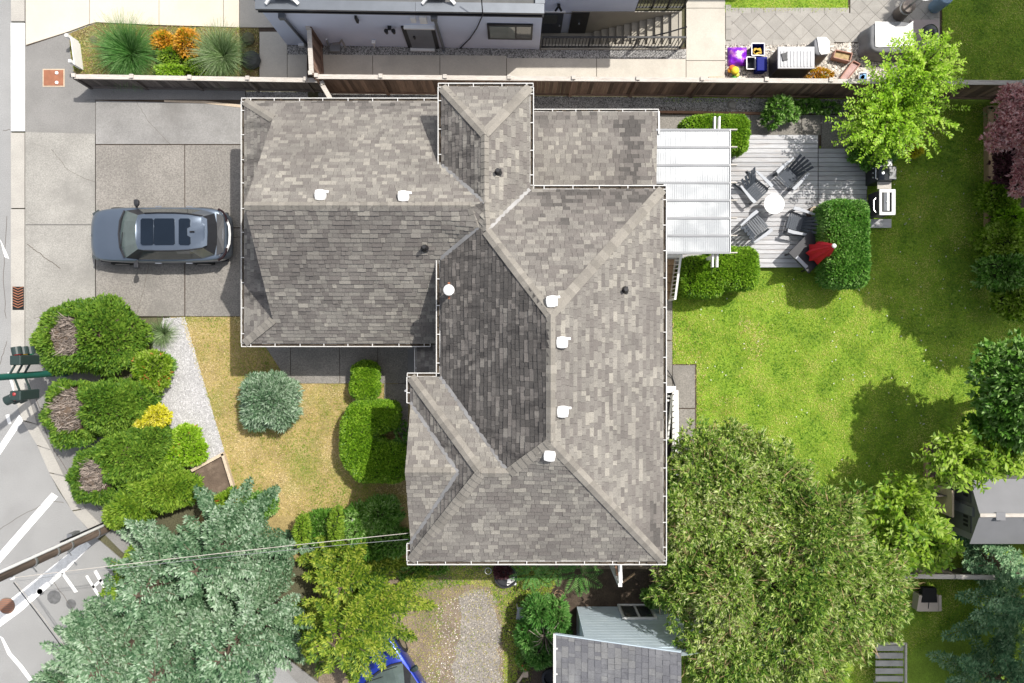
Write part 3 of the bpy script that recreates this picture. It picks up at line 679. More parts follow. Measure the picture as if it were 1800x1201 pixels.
gb = MB(); gb.mesh([(-2.6, -1.9, 4.86), (-2.6, -5.8, 4.86), (-2.6, -3.617, 6.0), (-2.5, -1.9, 4.86), (-2.5, -5.8, 4.86), (-2.5, -3.617, 6.0)], [(0, 1, 2), (3, 5, 4), (0, 2, 5, 3), (1, 4, 5, 2)]); gb.build('gable_wall', m_wall, house)
gd = MB().box((-8.115, 3.8, 1.1), (.03, 4.9, 2.2)).build('garage_door', m_white, house)
for i in range(4):
    for j in range(4): MB().box((-8.14, 1.9+j*1.27, .3+i*.55), (.02, 1.15, .44)).build('panel', m_white, gd)
for y in (-5.2, -2.9, 2.6): # east windows of the house
    f = MB().box((4.03, y, 3.6), (.05, 1.3, 1.1)).build('window', m_white, house); MB().box((4.06, y, 3.6), (.02, 1.14, .94)).build('pane', m_glass, f)
for x in (-.8, 2.4):
    f = MB().box((x, -6.06, 3.5), (1.3, .05, 1.1)).build('window', m_white, house); MB().box((x, -6.09, 3.5), (1.14, .02, .94)).build('pane', m_glass, f)
# attic vents: white caps on flanges
def on(px, py, z):
    """the point of the roof seen at a pixel, whichever plane is highest along the ray"""
    best = None; d = V(((px-900)/50/H, (600.5-py)/50/H, -1))
    for nm, poly, dn, ts in planes:
        c = sum(poly, V((0, 0, 0)))/len(poly); n = V((0, 0, 0))
        for i in range(len(poly)): n += (poly[i]-c).cross(poly[(i+1) % len(poly)]-c)
        k = (c-V((0, 0, H))).dot(n)/d.dot(n); q = V((0, 0, H))+d*k
        if in_poly(np.array([q.x]), np.array([q.y]), poly)[0] and (best is None or q.z > best.z): best = q
    return best if best is not None else P(px, py, z)
def vent(px, py, z, rz):
    c = on(px, py, z); c = P(px, py, c.z+.16); q = MB()
    prof = [(.155, -.16), (.155, .0), (.15, .05), (.11, .075)]
    vs = []; fs = []
    for r_, zz in prof:
        for k in range(12):
            a = 2*math.pi*k/12+math.pi/12; e = V((math.cos(a), math.sin(a), 0)); s_ = (abs(e.x)**5+abs(e.y)**5)**-.2
            vs.append(c+Matrix.Rotation(rz, 3, 'Z') @ V((e.x*s_*r_, e.y*s_*r_, zz)))
    for i in range(3):
        for k in range(12): fs.append((i*12+k, i*12+(k+1) % 12, (i+1)*12+(k+1) % 12, (i+1)*12+k))
    fs.append([36+k for k in range(12)]); q.mesh(vs, fs)
    o = q.build('roof_vent', m_white, house, smooth=False)
    off = Matrix.Rotation(rz, 3, 'Z') @ V((.17, .10, -.02)); off2 = Matrix.Rotation(rz, 3, 'Z') @ V((.17, -.10, -.02))
    MB().box(c+off, (.12, .06, .02), rz).build('flange', m_white, o)
for px, py, z, rz in ((563, 343, 5.98, 0), (709, 345, 5.98, 0), (970, 530, 7.15, .1), (988, 602, 7.4, 0), (989, 724, 7.4, 0), (966, 801, 7.3, -.1)): vent(px, py, z, rz)
# soil stacks and the flue
for px, py, z in ((875, 303, 5.55), (747, 436, 5.1), (1098, 510, 5.6)):
    c = on(px, py, z)+V((0, 0, .17)); o = MB().lathe([(.13, -.25), (.10, -.1), (.06, .0), (.055, .16)], c, 10).build('vent_pipe', m_black, house); MB().box(c+V((0, 0, -.17)), (.2, .2, .03)).build('flashing', m_blackp, o)
c = P(789, 510, on(795, 510, 5).z+.75); fl = MB().lathe([(.09, -.75), (.09, -.05)], c, 14).build('flue', m_grey, house)
MB().lathe([(.13, -.08), (.155, -.06), (.155, .03), (.10, .07), (.0, .085)], c, 16).build('flue_cap', m_white, fl); MB().box(c+V((-.02, .2, -.3)), (.06, .08, .03)).box(c+V((-.02, -.2, -.3)), (.06, .08, .03)).build('rust_bracket', m_rust, fl)
# entry steps under the eaves
for i in range(3): MB().box((-3.55+.18*i-.0, -.85, .1+.1*i), (.17, 1.5, .2+.2*i)).build('entry_step', M('step', (.22, .21, .2), .85) if 'step' not in bpy.data.materials else bpy.data.materials['step'], house)
dp = MB(); dp.tube([(-3.12, -1.45, 4.75), (-3.0, -1.45, 4.3), (-2.57, -1.5, 3.9), (-2.57, -1.5, .1)], .04, 8); dp.build('downspout', m_white, house)
dp = MB(); dp.tube([(-2.66, -.02, 2.66), (-2.4, .1, 2.5), (-2.1, .3, 2.4)], .035, 8); dp.build('downspout', m_white, house)

# ================================================================ NEIGHBOUR'S HOUSE (north)
nh = thing('house', 'blue grey rendered neighbouring house with flat dark roof behind the wooden fence', 'house', (0, 12, 0))
A = V((-7.9, 10.42, 0)); Bc = V((.96, 10.26, 0)); ZR = 3.35
MB().prism([(A.x, A.y), (Bc.x, Bc.y), (.96, 20), (-7.9, 20)], -2.2, ZR-.18).build('wall', m_blue_wall, nh)
MB().prism([(.963, 11.58), (4.3, 11.58), (4.3, 20), (.963, 20)], -2.2, 4.9).build('wall', m_blue_wall, nh); MB().prism([(.80, 11.5), (5.7, 11.5), (5.7, 20), (.80, 20)], 4.9, 5.05).build('upper_roof', m_flat, nh); MB().prism([(4.5, 12.9), (9.0, 12.9), (9.0, 20), (4.5, 20)], -.1, 2.6).build('wall', m_blue_wall, nh)
MB().prism([(-7.7, 10.62), (.76, 10.46), (.76, 19.8), (-7.7, 19.8)], ZR-.16, ZR-.05).build('flat_roof', m_flat, nh)
cp = MB()
for a, b in (((-7.98, 10.48, ZR-.02), (-3.0, 10.40, ZR-.02)), ((-2.99, 10.395, ZR-.0), (1.0, 10.335, ZR-.0))): cp.bar(a, b, .30, .12)
cp.bar((-7.86, 10.6, ZR-.015), (-7.86, 19.8, ZR-.015), .3, .12); cp.bar((.87, 10.5, ZR-.01), (.87, 19.8, ZR-.01), .3, .12); cp.build('coping', m_coping, nh)
tr = MB(); tr.bar((-7.95, 10.37, ZR-.2), (.99, 10.21, ZR-.2), .10, .07); tr.build('drip_edge', m_frame, nh)
def wp(px, py, off=.0):
    """point on the front wall (it nearly is the plane y = 10.42 - .018 x') seen at a pixel"""
    # ray from the camera through the pixel, met with the wall
    dx, dy = (px-900)/50/H, (600.5-py)/50/H; n = V((.16, 8.86, 0)).normalized(); k = (A+V((0, -off, 0))).dot(n)/(dx*n.x+dy*n.y)
    return V((dx*k, dy*k, H-k))
def wbox(name, px0, py0, px1, py1, off, th, mat, parent):
    a, b = wp((px0+px1)/2, py0), wp((px0+px1)/2, py1); c = (a+b)/2; wd = (wp(px1, (py0+py1)/2)-wp(px0, (py0+py1)/2)).length; h = abs(a.z-b.z)
    return MB().box(c+V((0, -off-th/2, 0)), (wd, th, h), rz=-.018).build(name, mat, parent)
# side door with dark frame, recessed pane
df = wbox('door', 712, 46, 768, 85, 0, .05, m_frame, nh); wbox('door_leaf', 720, 48.5, 762, 84, .05, .012, M('door_grey', (.20, .215, .235), .5), df); wbox('sill', 722, 82, 764, 85, .05, .10, m_white, df); wbox('head_flashing', 710, 44.2, 764, 46.2, .0, .12, m_white, df)
wbox('handle', 727, 60, 730, 64, .062, .05, m_black, df)
wf = wbox('window', 857, 41, 936, 67, 0, .06, m_frame, nh); wbox('pane', 861, 43.5, 905, 64, .06, .012, M('pale_glass', (.17, .2, .18), .05, spec=.9), wf); wbox('pane', 908, 43.5, 933, 64, .06, .012, m_glass, wf)
for a, b, c_, d, mt, nm in ((625, 27, 629, 36, m_black, 'wall_vent'), (722, 27, 731, 35, m_white, 'vent_hood'), (738, 26, 750, 37, m_white, 'vent_hood'), (526, 76, 536, 81, m_white, 'crawl_vent')): wbox(nm, a, b, c_, d, 0, .1, mt, nh)
fl_ = MB(); c = wp(685, 47)
fl_.box(c+V((0, -.06, .05)), (.12, .12, .10)); fl_.lathe([(.045, -.1), (.07, .12)], c+V((-.12, -.14, -.1)), 10); fl_.lathe([(.045, -.1), (.07, .12)], c+V((.12, -.14, -.1)), 10); fl_.build('flood_light', m_black, nh)
dsp = MB(); a = wp(496, 24); b = wp(540, 76); dsp.tube([a+V((0, -.07, 0)), b+V((0, -.07, 0))], .05, 8); dsp.box(a+V((0, -.1, 0)), (.2, .16, .2)); dsp.build('downspout', m_coping, nh)
dsp = MB(); a = wp(763, 26); b = wp(781, 86); dsp.tube([a+V((0, -.07, 0)), b+V((0, -.07, 0))], .05, 8); dsp.box(a+V((0, -.1, 0)), (.2, .16, .2)); dsp.lathe([(.1, 0), (.1, .12)], b+V((0, -.1, 0)), 12); dsp.build('downspout', m_coping, nh)
cb = MB(); cb.tube([wp(834, -6)+V((0, .5, .1)), wp(846, 4)+V((0, .2, .25)), wp(849, 18)+V((0, -.2, .1)), wp(846, 32, .08), wp(838, 50, .08), wp(826, 68, .05), wp(808, 86, .03)], .02, 6); cb.build('cable', m_black, nh)
hz_ = MB(); hz_.box(wp(657, 70)+V((0, -.08, 0)), (.13, .12, .08)); hz_.tube([wp(657, 72, .08), wp(658, 84, .08)], .02, 6); hz_.build('hose_bib', m_white, nh)
mt_ = MB()
mt_.tube([wp(577, 80, .1), wp(575, 72, .15), wp(574, 69, .2)], .035, 8); mt_.tube([wp(585, 77, .1), wp(597, 76, .1), wp(600, 70, .1), wp(608, 84, .25)], .035, 8); mt_.box(wp(590, 79)+V((0, -.15, .05)), (.35, .25, .22)); mt_.build('gas_meter', m_grey, nh)
# basement stairwell: concrete walls, treads, doors
sw = MB(); sw.box(((PX0+PX1)/2, (PY0+PY1)/2, -1.9), (PX1-PX0, PY1-PY0, .1)); m_sconc = M('stair_concrete', (.36, .33, .275), .88, .1, 1.2, .2, 40, stain=(.25, .23, .2), stscale=1, stamt=.4)
sw.build('stairwell_floor', m_sconc, nh)
sw = MB(); sw.box((3.98, PY1+.012, -.9), (3.76, .03, 1.98)); sw.build('retaining_wall', m_sconc, nh)
sw = MB(); sw.box(((PX0+PX1)/2, PY0-.09, -.9), (PX1-PX0, .18, 1.98)); sw.build('retaining_wall', m_sconc, nh)
sw = MB(); sw.box((PX1+.05, (PY0+PY1)/2, -.9), (.1, PY1-PY0+.1, 1.9)); sw.build('retaining_wall', m_sconc, nh)
for i in range(11):
    x = PX1-.0-.255*(i+.5); z = .0-.165*i
    MB().box((x, (PY0+PY1)/2, (z-1.9)/2), (.255, PY1-PY0-.02, z+1.9)).build('stair_tread', m_sconc, nh)
d1 = MB().box((1.42, PY1+.0, -.87), (.80, .05, 1.95)).build('basement_door', M('door_navy', (.06, .07, .085), .4), nh); MB().box((1.36, PY1-.04, -.45), (.5, .03, .75)).build('door_window', m_glass, d1); MB().lathe([(.03, 0), (.03, .06)], (1.72, PY1-.1, -.95), 8).build('handle', m_steel, d1)
MB().box((1.42, PY1-.01, .13), (.92, .06, .06)).build('door_head', m_white, d1)
d2 = MB().box((2.42, PY1+.0, -.9), (.62, .06, 1.95)).build('basement_door', m_frame, nh); MB().lathe([(.035, 0), (.035, .05)], (2.42, PY1-.08, -.8), 10).build('handle', m_steel, d2)
wl = MB(); wl.box((1.6, PY1-.05, .75), (.1, .1, .12)); wl.tube([(1.58, PY1-.08, .72), (1.5, PY1-.14, .55)], .04, 8); wl.tube([(1.62, PY1-.08, .72), (1.7, PY1-.14, .55)], .04, 8); wl.build('wall_light', m_black, nh)
def railing(name, label, x0, x1, y, z0, zt, extra=None):
    t = thing(name, label, 'railing', (x0, y, z0)); a = MB(); a.bar((x0, y, zt), (x1, y, zt), .06, .045); a.build('top_rail', m_black, t); a = MB(); a.bar((x0, y, z0+.1), (x1, y, z0+.1), .05, .035); a.build('bottom_rail', m_black, t)
    for k in range(4):
        x = x0+(x1-x0)*k/3; MB().box((x, y, (z0+zt)/2), (.055, .055, zt-z0)).build('post', m_black, t)
    me = MB().box((0, 0, 0), (.022, .022, zt-z0-.14)).data('baluster', m_black); n = int((x1-x0)/.115)
    for k in range(1, n): link('baluster', me, t, (k*(x1-x0)/n, 0, (zt-z0)/2+.03))
    return t
rl = railing('metal_railing', 'long black metal railing along the basement stairs beside the gravel strip', 1.05, 5.9, PY0-.10, 0, 1.02)
hr = MB(); hr.tube([(5.95, PY0+.28, .95), (5.3, PY0+.12, .85), (4.2, PY0+.08, .2)], .025, 8); hr.build('handrail', m_black, rl)
rl2 = railing('metal_railing', 'black metal railing north of the basement stairs at the top edge of the view', 4.35, 6.0, PY1+.16, 0, 1.02)
# rack on the flat roof
for px, lab in ((496, 'white splayed metal legs of a roof stand at the left end of the flat roof'), (771, 'white splayed metal legs of a roof stand in the middle of the flat roof')):
    c = P(px, 1, ZR+.1); t = thing('roof_stand', lab, 'stand', c, 'stands on the flat roof')
    for s_ in (-1, 1): MB().bar(c+V((s_*.08, .25, .35)), c+V((s_*.5, -.10, .0)), .09, .06).build('leg', m_white, t)
    MB().box(c+V((0, .22, .12)), (.5, .34, .3)).build('housing', m_blackp, t)

# ================================================================ FENCES
def fence(name, label, a, b, h, mat, post_every, faces=1, board_w=.135, rail=True, railmat=None):
    a, b = V((a[0], a[1], 0)), V((b[0], b[1], 0)); d = (b-a); L = d.length; d.normalize(); rz = math.atan2(d.y, d.x); s_ = V((d.y, -d.x, 0))
    t = thing(name, label, 'fence', a)
    me = MB().box((0, 0, 0), (board_w-.008, .022, h-.2)).data('board', mat); n = int(L/board_w)
    for k in range(n):
        p = d*((k+.5)*L/n)+V((0, 0, (h-.2)/2+.08))+s_*random.uniform(-.006, .006)
        link('board', me, t, p, (0, random.uniform(-.006, .006), rz))
    rm = railmat or m_frail; k = 0; seg = post_every
    while k < L-.1:
        e = min(L, k+seg); c1 = a+d*k; c2 = a+d*e
        MB().bar(c1+V((0, 0, h-.02)), c2-d*.012+V((0, 0, h-.02+random.uniform(-.008, .008))), .15, .04).build('cap_rail', rm, t)
        MB().bar(c1+s_*.035+V((0, 0, .14)), c2+s_*.035-d*.02+V((0, 0, .14)), .045, .10).build('bottom_rail', mat, t)
        MB().bar(c1+s_*.035+V((0, 0, h-.13)), c2+s_*.035-d*.02+V((0, 0, h-.13)), .04, .09).build('top_rail', mat, t)
        p = MB().box(c1+s_*.03+V((0, 0, h/2)), (.10, .10, h-.05), rz).build('post', mat, t)
        MB().box(c1-s_*.03+V((0, 0, h+.03)), (.13, .13, .06), rz).build('post_cap', rm, p)
        k += seg
    p = MB().box(b+s_*.03+V((0, 0, h/2)), (.10, .10, h-.05), rz).build('post', mat, t); MB().box(b-s_*.03+V((0, 0, h+.03)), (.13, .13, .06), rz).build('post_cap', rm, p)
    return t
fence('wooden_fence', 'long brown cedar fence with pale cap rail running behind the house to the back garden', (-6.45, 8.74), (18.6, 8.52), 1.80, m_fwood, 2.12)
fence('wooden_fence', 'low dark board fence with bleached cap rail beside the driveway', (-14.75, 8.93), (-6.52, 8.80), 1.22, m_fwood_g, 1.95)
fence('wooden_fence', 'short tall fence panel standing between the neighbour wall and the driveway corner', (-6.62, 8.86), (-6.70, 10.36), 1.78, m_fwood, 1.5)
fence('side_gate', 'narrow timber gate leaning by the fence corner near the garage', (-6.35, 8.6), (-6.0, 8.0), 1.5, m_fwood_g, .7)
t = thing('board_panel', 'low white board panel on two posts beside the grass bed', 'fence', P(138, 118))
for i in range(4):
    a = P(141, 78, 0); b = P(147, 124, 0)
    MB().bar(a+V((0, 0, .10+.15*i)), b+V((0, 0, .10+.15*i)), .03, .145).build('board', m_white, t)
for q in (P(139, 76), P(145, 120)): MB().box(q+V((-.04, 0, .38)), (.1, .1, .78)).build('post', m_white, t)
# ================================================================ CARS
def car(name, label, loc, heading, paint, roofs=True):
    """built along x with its nose towards -x; heading turns it"""
    t = thing(name, label, 'car')
    st = [(-2.37, .50, .52, .60), (-2.33, .68, .62, .74), (-2.22, .80, .76, .86), (-2.0, .87, .86, .955), (-1.6, .925, .93, 1.02), (-1.2, .945, .97, 1.07), (-.9, .95, .99, 1.09), (0, .95, 1.0, 1.05), (1.0, .95, 1.02, 1.05), (1.6, .94, 1.03, 1.05), (2.0, .895, 1.0, 1.03), (2.2, .83, .93, .99), (2.33, .74, .80, .86), (2.38, .62, .70, .74)]
    rings = []
    for x, hw, zb, zc in st:
        e = .04 if abs(x) > 2.1 else 0
        half = [(hw*.93, .22), (hw*.985, .42), (hw, .62 if zb > .7 else zb-.1), (hw*.985, zb-.10), (hw*.955, zb-.02), (hw*.88, zb+.015), (hw*.62, zc-.012), (hw*.3, zc-.002)]
        sec = [(x+e*0, -y, z) for y, z in half]+[(x, 0, zc)]+[(x, y, z) for y, z in half[::-1]]
        rings.append(sec)
    mb = MB(); mb.loft(rings); body = mb.build('body', paint, t, smooth=True, sub=1)
    un = MB(); un.box((0, 0, .24), (4.4, 1.7, .14)); un.build('underbody', m_blackp, t)
    # greenhouse: belt and roof outlines
    belt = [(-1.14, .0, 1.085), (-1.10, .45, 1.08), (-.98, .80, 1.04), (-.55, .855, 1.025), (.2, .865, 1.035), (1.0, .86, 1.05), (1.62, .82, 1.06), (2.02, .70, 1.05), (2.10, .35, 1.06), (2.12, 0, 1.06)]
    rf = [(-.40, .0, 1.615), (-.385, .36, 1.605), (-.33, .565, 1.575), (-.10, .605, 1.60), (.35, .62, 1.62), (.9, .615, 1.625), (1.35, .59, 1.61), (1.82, .52, 1.565), (1.88, .28, 1.575), (1.90, 0, 1.58)]
    gl = m_glass
    def strip(i0, i1, name, mat, sgns=(1, -1), inset=0.0, lo=0.0, hi=1.0, out=0.0, par=t):
        q = MB()
        for s_ in sgns:
            for i in range(i0, i1):
                def pt(i, k):
                    a, b = V(belt[i]), V(rf[i]); p = a+(b-a)*k; p.y *= s_; o_ = V((0, s_*out, out*.6)) if abs(p.y) > .4 else V((0, 0, 0)); return p+o_
                f = [pt(i, lo), pt(i+1, lo), pt(i+1, hi), pt(i, hi)]
                q.face(f if s_ < 0 else f[::-1])
        return q.build(name, mat, par, smooth=False)
    wsg = bpy.data.materials.get('windscreen') or M('windscreen', (.10, .13, .125), .05, .2, 2, spec=.8)
    strip(0, 2, 'windscreen', wsg); strip(2, 3, 'front_pillar', m_blackp, (1,)); strip(2, 3, 'front_pillar', m_blackp, (-1,))
    strip(3, 6, 'side_window', gl, (1,)); strip(3, 6, 'side_window', gl, (-1,)); strip(6, 7, 'rear_pillar', paint, (1,)); strip(6, 7, 'rear_pillar', paint, (-1,)); strip(7, 9, 'rear_window', m_blackp if roofs else gl)
    # roof skin: crowned
    q = MB(); rows = []
    for i, (x, y, z) in enumerate(rf): rows.append([(x, y*k, z+.045*(1-k*k)*(.3 if i in (0, 9) else 1)) for k in (-1, -.85, -.5, 0, .5, .85, 1)])
    q.loft(rows[1:9], caps=False); q.face([rows[0][3], rows[1][6], rows[1][5], rows[1][4], rows[1][3], rows[1][2], rows[1][1], rows[1][0]][::-1]); q.face([rows[9][3], rows[8][6], rows[8][5], rows[8][4], rows[8][3], rows[8][2], rows[8][1], rows[8][0]])
    roof_ = q.build('roof', paint, t, smooth=True)
    for s_ in (1, -1): 
        q = MB(); q.tube([(x, s_*(y+.015), z+.035) for x, y, z in rf[3:8]], .022, 6); q.build('roof_rail', m_black, t)
    if roofs:
        zt = 1.672; sg = M('sunroof_glass', (.010, .016, .026), .08, .1, 2, spec=.3)
        for x0, x1 in ((-.20, .22), (.235, .93), (1.06, 1.44)):
            hw = .44; ch = .05
            poly = [(x0+ch, -hw), (x1-ch, -hw), (x1, -hw+ch), (x1, hw-ch), (x1-ch, hw), (x0+ch, hw), (x0, hw-ch), (x0, -hw+ch)]
            if x0 > 1: poly = [(x0+ch, -hw), (x1-ch, -hw), (x1, -hw+ch), (x1, -.18), (x1-.1, -.12), (x1-.1, .12), (x1, .18), (x1, hw-ch), (x1-ch, hw), (x0+ch, hw), (x0, hw-ch), (x0, -hw+ch)]
            MB().prism(poly, zt-.045, zt).build('sunroof', sg, roof_)
        q = MB(); q.box((1.50, 0, 1.67), (.15, .05, .03)); q.mesh([(1.44, .03, 1.675), (1.60, 0, 1.675), (1.58, 0, 1.74), (1.44, -.03, 1.675)], [(0, 1, 2), (1, 3, 2), (0, 2, 3)]); q.build('antenna', m_black, roof_)
        q = MB(); q.slab([(1.78, -.52, 1.60), (1.96, -.44, 1.575), (1.985, 0, 1.585), (1.96, .44, 1.575), (1.78, .52, 1.60)], .025); q.build('spoiler', paint, t)
    # cowl and wiper strip
    q = MB(); q.tube([(-1.02, -.80, 1.055), (-1.15, -.45, 1.10), (-1.19, 0, 1.108), (-1.15, .45, 1.10), (-1.02, .80, 1.055)], .035, 6); q.build('cowl', m_blackp, t)
    q = MB(); q.tube([(-1.12, -.55, 1.13), (-1.0, .05, 1.22)], .012, 5); q.tube([(-1.14, .1, 1.14), (-1.02, .62, 1.17)], .012, 5); q.build('wiper', m_black, t)
    for s_ in (1, -1):
        q = MB(); c = V((-.62, s_*1.04, 1.06)); q.loft([[V((dx, s_*dy, dz))*k+c+V((0, s_*o_, 0)) for dx, dy, dz in ((-.09, 0, -.06), (.09, 0, -.07), (.09, 0, .07), (-.05, 0, .08))] for o_, k in ((-.10, .7), (-.02, 1), (.09, 1), (.13, .6))], closed=True); q.bar(c+V((0, -s_*.16, -.05)), c+V((0, -s_*.05, -.03)), .07, .05)
        q.build('mirror', m_sdark if not roofs else m_blackp, t, bevel=.01)
        for x in (-.05, 1.0):
            MB().bar((x-.02, s_*.962, .84), (x+.20, s_*.965, .845), .03, .03).build('door_handle', m_steel, t)
        q = MB(); q.bar((-2.24, s_*.70, .72), (-2.02, s_*.835, .76), .10, .10); q.build('headlight', m_glass, t, bevel=.02)
        q = MB(); q.tube([(2.10, s_*.86, .92), (2.24, s_*.78, .92), (2.34, s_*.62, .90), (2.375, s_*.45, .885)], .045, 6); q.build('tail_light', M('tail_lamp', (.02, .01, .011), .2) if 'tail_lamp' not in bpy.data.materials else bpy.data.materials['tail_lamp'], t)
        for x in (-1.42, 1.42):
            wh = MB(); wh.lathe([(.24, -.11), (.35, -.11), (.36, -.06), (.36, .06), (.35, .11), (.24, .11)], (x, s_*.855, .36), 24, Matrix.Rotation(R(90), 3, 'X')); o = wh.build('wheel', M('tyre', (.02, .02, .02), .9) if 'tyre' not in bpy.data.materials else bpy.data.materials['tyre'], t, smooth=False)
            rm = MB(); rm.lathe([(.05, -.118), (.23, -.112), (.235, .112), (.05, .118)], (x, s_*.855, .36), 20, Matrix.Rotation(R(90), 3, 'X')); rm.build('rim', m_steel, o)
    q = MB(); q.tube([(2.16, -.74, .985), (2.28, -.45, 1.0), (2.30, 0, 1.01), (2.28, .45, 1.0), (2.16, .74, .985)], .018, 6); q.build('trim_strip', m_steel, t)
    q = MB(); q.tube([(2.30, -.62, .72), (2.42, -.35, .72), (2.44, 0, .72), (2.42, .35, .72), (2.30, .62, .72)], .055, 6); q.build('rear_bumper', m_blackp if roofs else paint, t)
    if roofs:
        q = MB(); q.slab([(2.09, -.72, 1.062), (2.31, -.60, 1.015), (2.345, 0, 1.0), (2.31, .60, 1.015), (2.09, .72, 1.062), (2.125, 0, 1.085)], .02); q.build('tailgate_trim', m_blackp, t)
        q = MB(); q.tube([(2.33, -.55, .80), (2.43, -.3, .80), (2.45, 0, .80), (2.43, .3, .80), (2.33, .55, .80)], .04, 6); q.build('bumper_strip', m_white, t)
    MB().lathe([(.045, 0), (.04, .015)], (-2.30, 0, .80), 12, Matrix.Rotation(R(-60), 3, 'Y')).build('badge', m_steel, t)
    t.location = loc; t.rotation_euler = (0, 0, heading); return t
p_grey = M('car_paint_grey', (.145, .178, .225), .30, .03, 3, metal=.65, coat=.7, spec=.5)
p_blue = M('car_paint_blue', (.012, .035, .33), .28, .03, 3, metal=.5, coat=.7, spec=.5)
car('parked_suv', 'blue grey SUV with a dark panoramic sunroof parked on the concrete driveway', (-12.08, 3.63, .06), 0, p_grey)
car('parked_car', 'deep blue car half hidden under the yellow green conifer at the lower edge', (-3.85, -12.15, .03), math.atan2(-.844, .536)+0.0, p_blue, roofs=False)

# ================================================================ DECK, PATIO COVER, FURNITURE
DZ = .30
deck = thing('wooden_deck', 'sun bleached grey plank deck beside the house with garden chairs on it', 'deck', P(1360, 360))
y_px = 237.0; row = 0
while y_px < 470:
    y2 = y_px+8.05
    mid = (y_px+y2)/2
    xl = 1185; xr = 1440
    def pl(x0, x1):
        a, b = P(x0, y_px+.42, DZ), P(x1, y2-.42, DZ); c = (a+b)/2
        MB().box((c.x, c.y, DZ-.02+random.uniform(-.004, .004)), (abs(b.x-a.x), abs(b.y-a.y), .04), random.uniform(-.0012, .0012)).build('plank', m_deck, deck, loc=(c.x, c.y, DZ-.02))
    j = 1437+random.choice((-1, 1, 4, 8))*1.0
    pl(xl, 1437.5)
    if 262 < mid < 400: pl(1439, 1524+random.uniform(-1, 1))
    elif mid >= 400: pl(1439, 1470)
    y_px = y2; row += 1
fr = MB()
a, b = P(1186, 238.5, 0), P(1437, 471, 0); fr.prism([(a.x, b.y+.03), (b.x-.03, b.y+.03), (b.x-.03, a.y-.03), (a.x, a.y-.03)], .0, DZ-.06); a, b = P(1438, 264, 0), P(1522, 398, 0); fr.prism([(a.x+.05, b.y+.03), (b.x-.05, b.y+.03), (b.x-.05, a.y-.03), (a.x+.05, a.y-.03)], 0, DZ-.07); fr.build('joists', m_fwood_g, deck)
MB().box(P(1536, 393, .25), (1.2, .30, .05)).build('plank', m_deck, deck)
# landing and steps by the house wall
st = thing('deck_steps', 'dark wooden steps with a white slatted railing against the house wall', 'steps', P(1175, 490))
def px_box(px0, py0, px1, py1, z0, z1):
    a, b = P(px0, py0, z1), P(px1, py1, z1); return ((a.x+b.x)/2, (a.y+b.y)/2, (z0+z1)/2), (abs(b.x-a.x), abs(b.y-a.y), z1-z0)
for i, (y0, y1) in enumerate(((443, 455), (456, 466), (467, 481), (482, 496), (497, 512), (513, 527))):
    MB().box(*px_box(1158, y0, 1190-i*1.6, y1, 0, .95-i*.155)).build('step', m_timber if i else m_deck, st)
rt = MB(); A0, A1 = P(1197, 447, 1.75), P(1187, 524, 1.0); rt.bar(A0, A1, .07, .05); rt.build('handrail', m_white, st)
rt = MB(); A2, A3 = P(1188, 447, 1.05), P(1178, 526, .25); rt.bar(A2, A3, .05, .05); rt.build('bottom_rail', m_frail, st)
for k in range(11):
    f_ = (k+.5)/11; MB().bar(A2+(A3-A2)*f_, A0+(A1-A0)*f_, .03, .03, up=(0, 1, 0)).build('baluster', m_white, st)
MB().bar(P(1176, 528, .1), P(1187, 525, 1.02), .07, .07, up=(0, 1, 0)).build('newel_post', m_white, st)
# translucent cover
m_poly = bpy.data.materials.new('polycarbonate'); m_poly.use_nodes = True
_t = m_poly.node_tree; _b = _t.nodes['Principled BSDF']; _b.inputs['Base Color'].default_value = (.78, .80, .82, 1); _b.inputs['Roughness'].default_value = .35
_n = _t.nodes.new('ShaderNodeTexNoise'); _n.inputs['Scale'].default_value = 1.3; _n.inputs['Detail'].default_value = 5
_g = _t.nodes.new('ShaderNodeNewGeometry'); _t.links.new(_g.outputs['Position'], _n.inputs['Vector'])
_r = _t.nodes.new('ShaderNodeValToRGB'); _r.color_ramp.elements[0].position = .4; _r.color_ramp.elements[0].color = (.36, .38, .40, 1); _r.color_ramp.elements[1].position = .58; _r.color_ramp.elements[1].color = (.54, .56, .57, 1)
_t.links.new(_n.outputs[0], _r.inputs[0]); _t.links.new(_r.outputs[0], _b.inputs['Base Color'])
_tr = _t.nodes.new('ShaderNodeBsdfTranslucent'); _tr.inputs[0].default_value = (.6, .63, .65, 1); _mx = _t.nodes.new('ShaderNodeMixShader'); _mx.inputs[0].default_value = .3
_t.links.new(_b.outputs[0], _mx.inputs[1]); _t.links.new(_tr.outputs[0], _mx.inputs[2]); _t.links.new(_mx.outputs[0], _t.nodes['Material Output'].inputs[0])
pc = thing('patio_cover', 'white translucent ribbed patio cover on posts between the house and the deck', 'patio cover', P(1218, 335))
ribs = [228.5, 259, 290.5, 321.5, 352.5, 383.5, 414.5, 444.5]
def pcz(f): return 2.92-.20*f
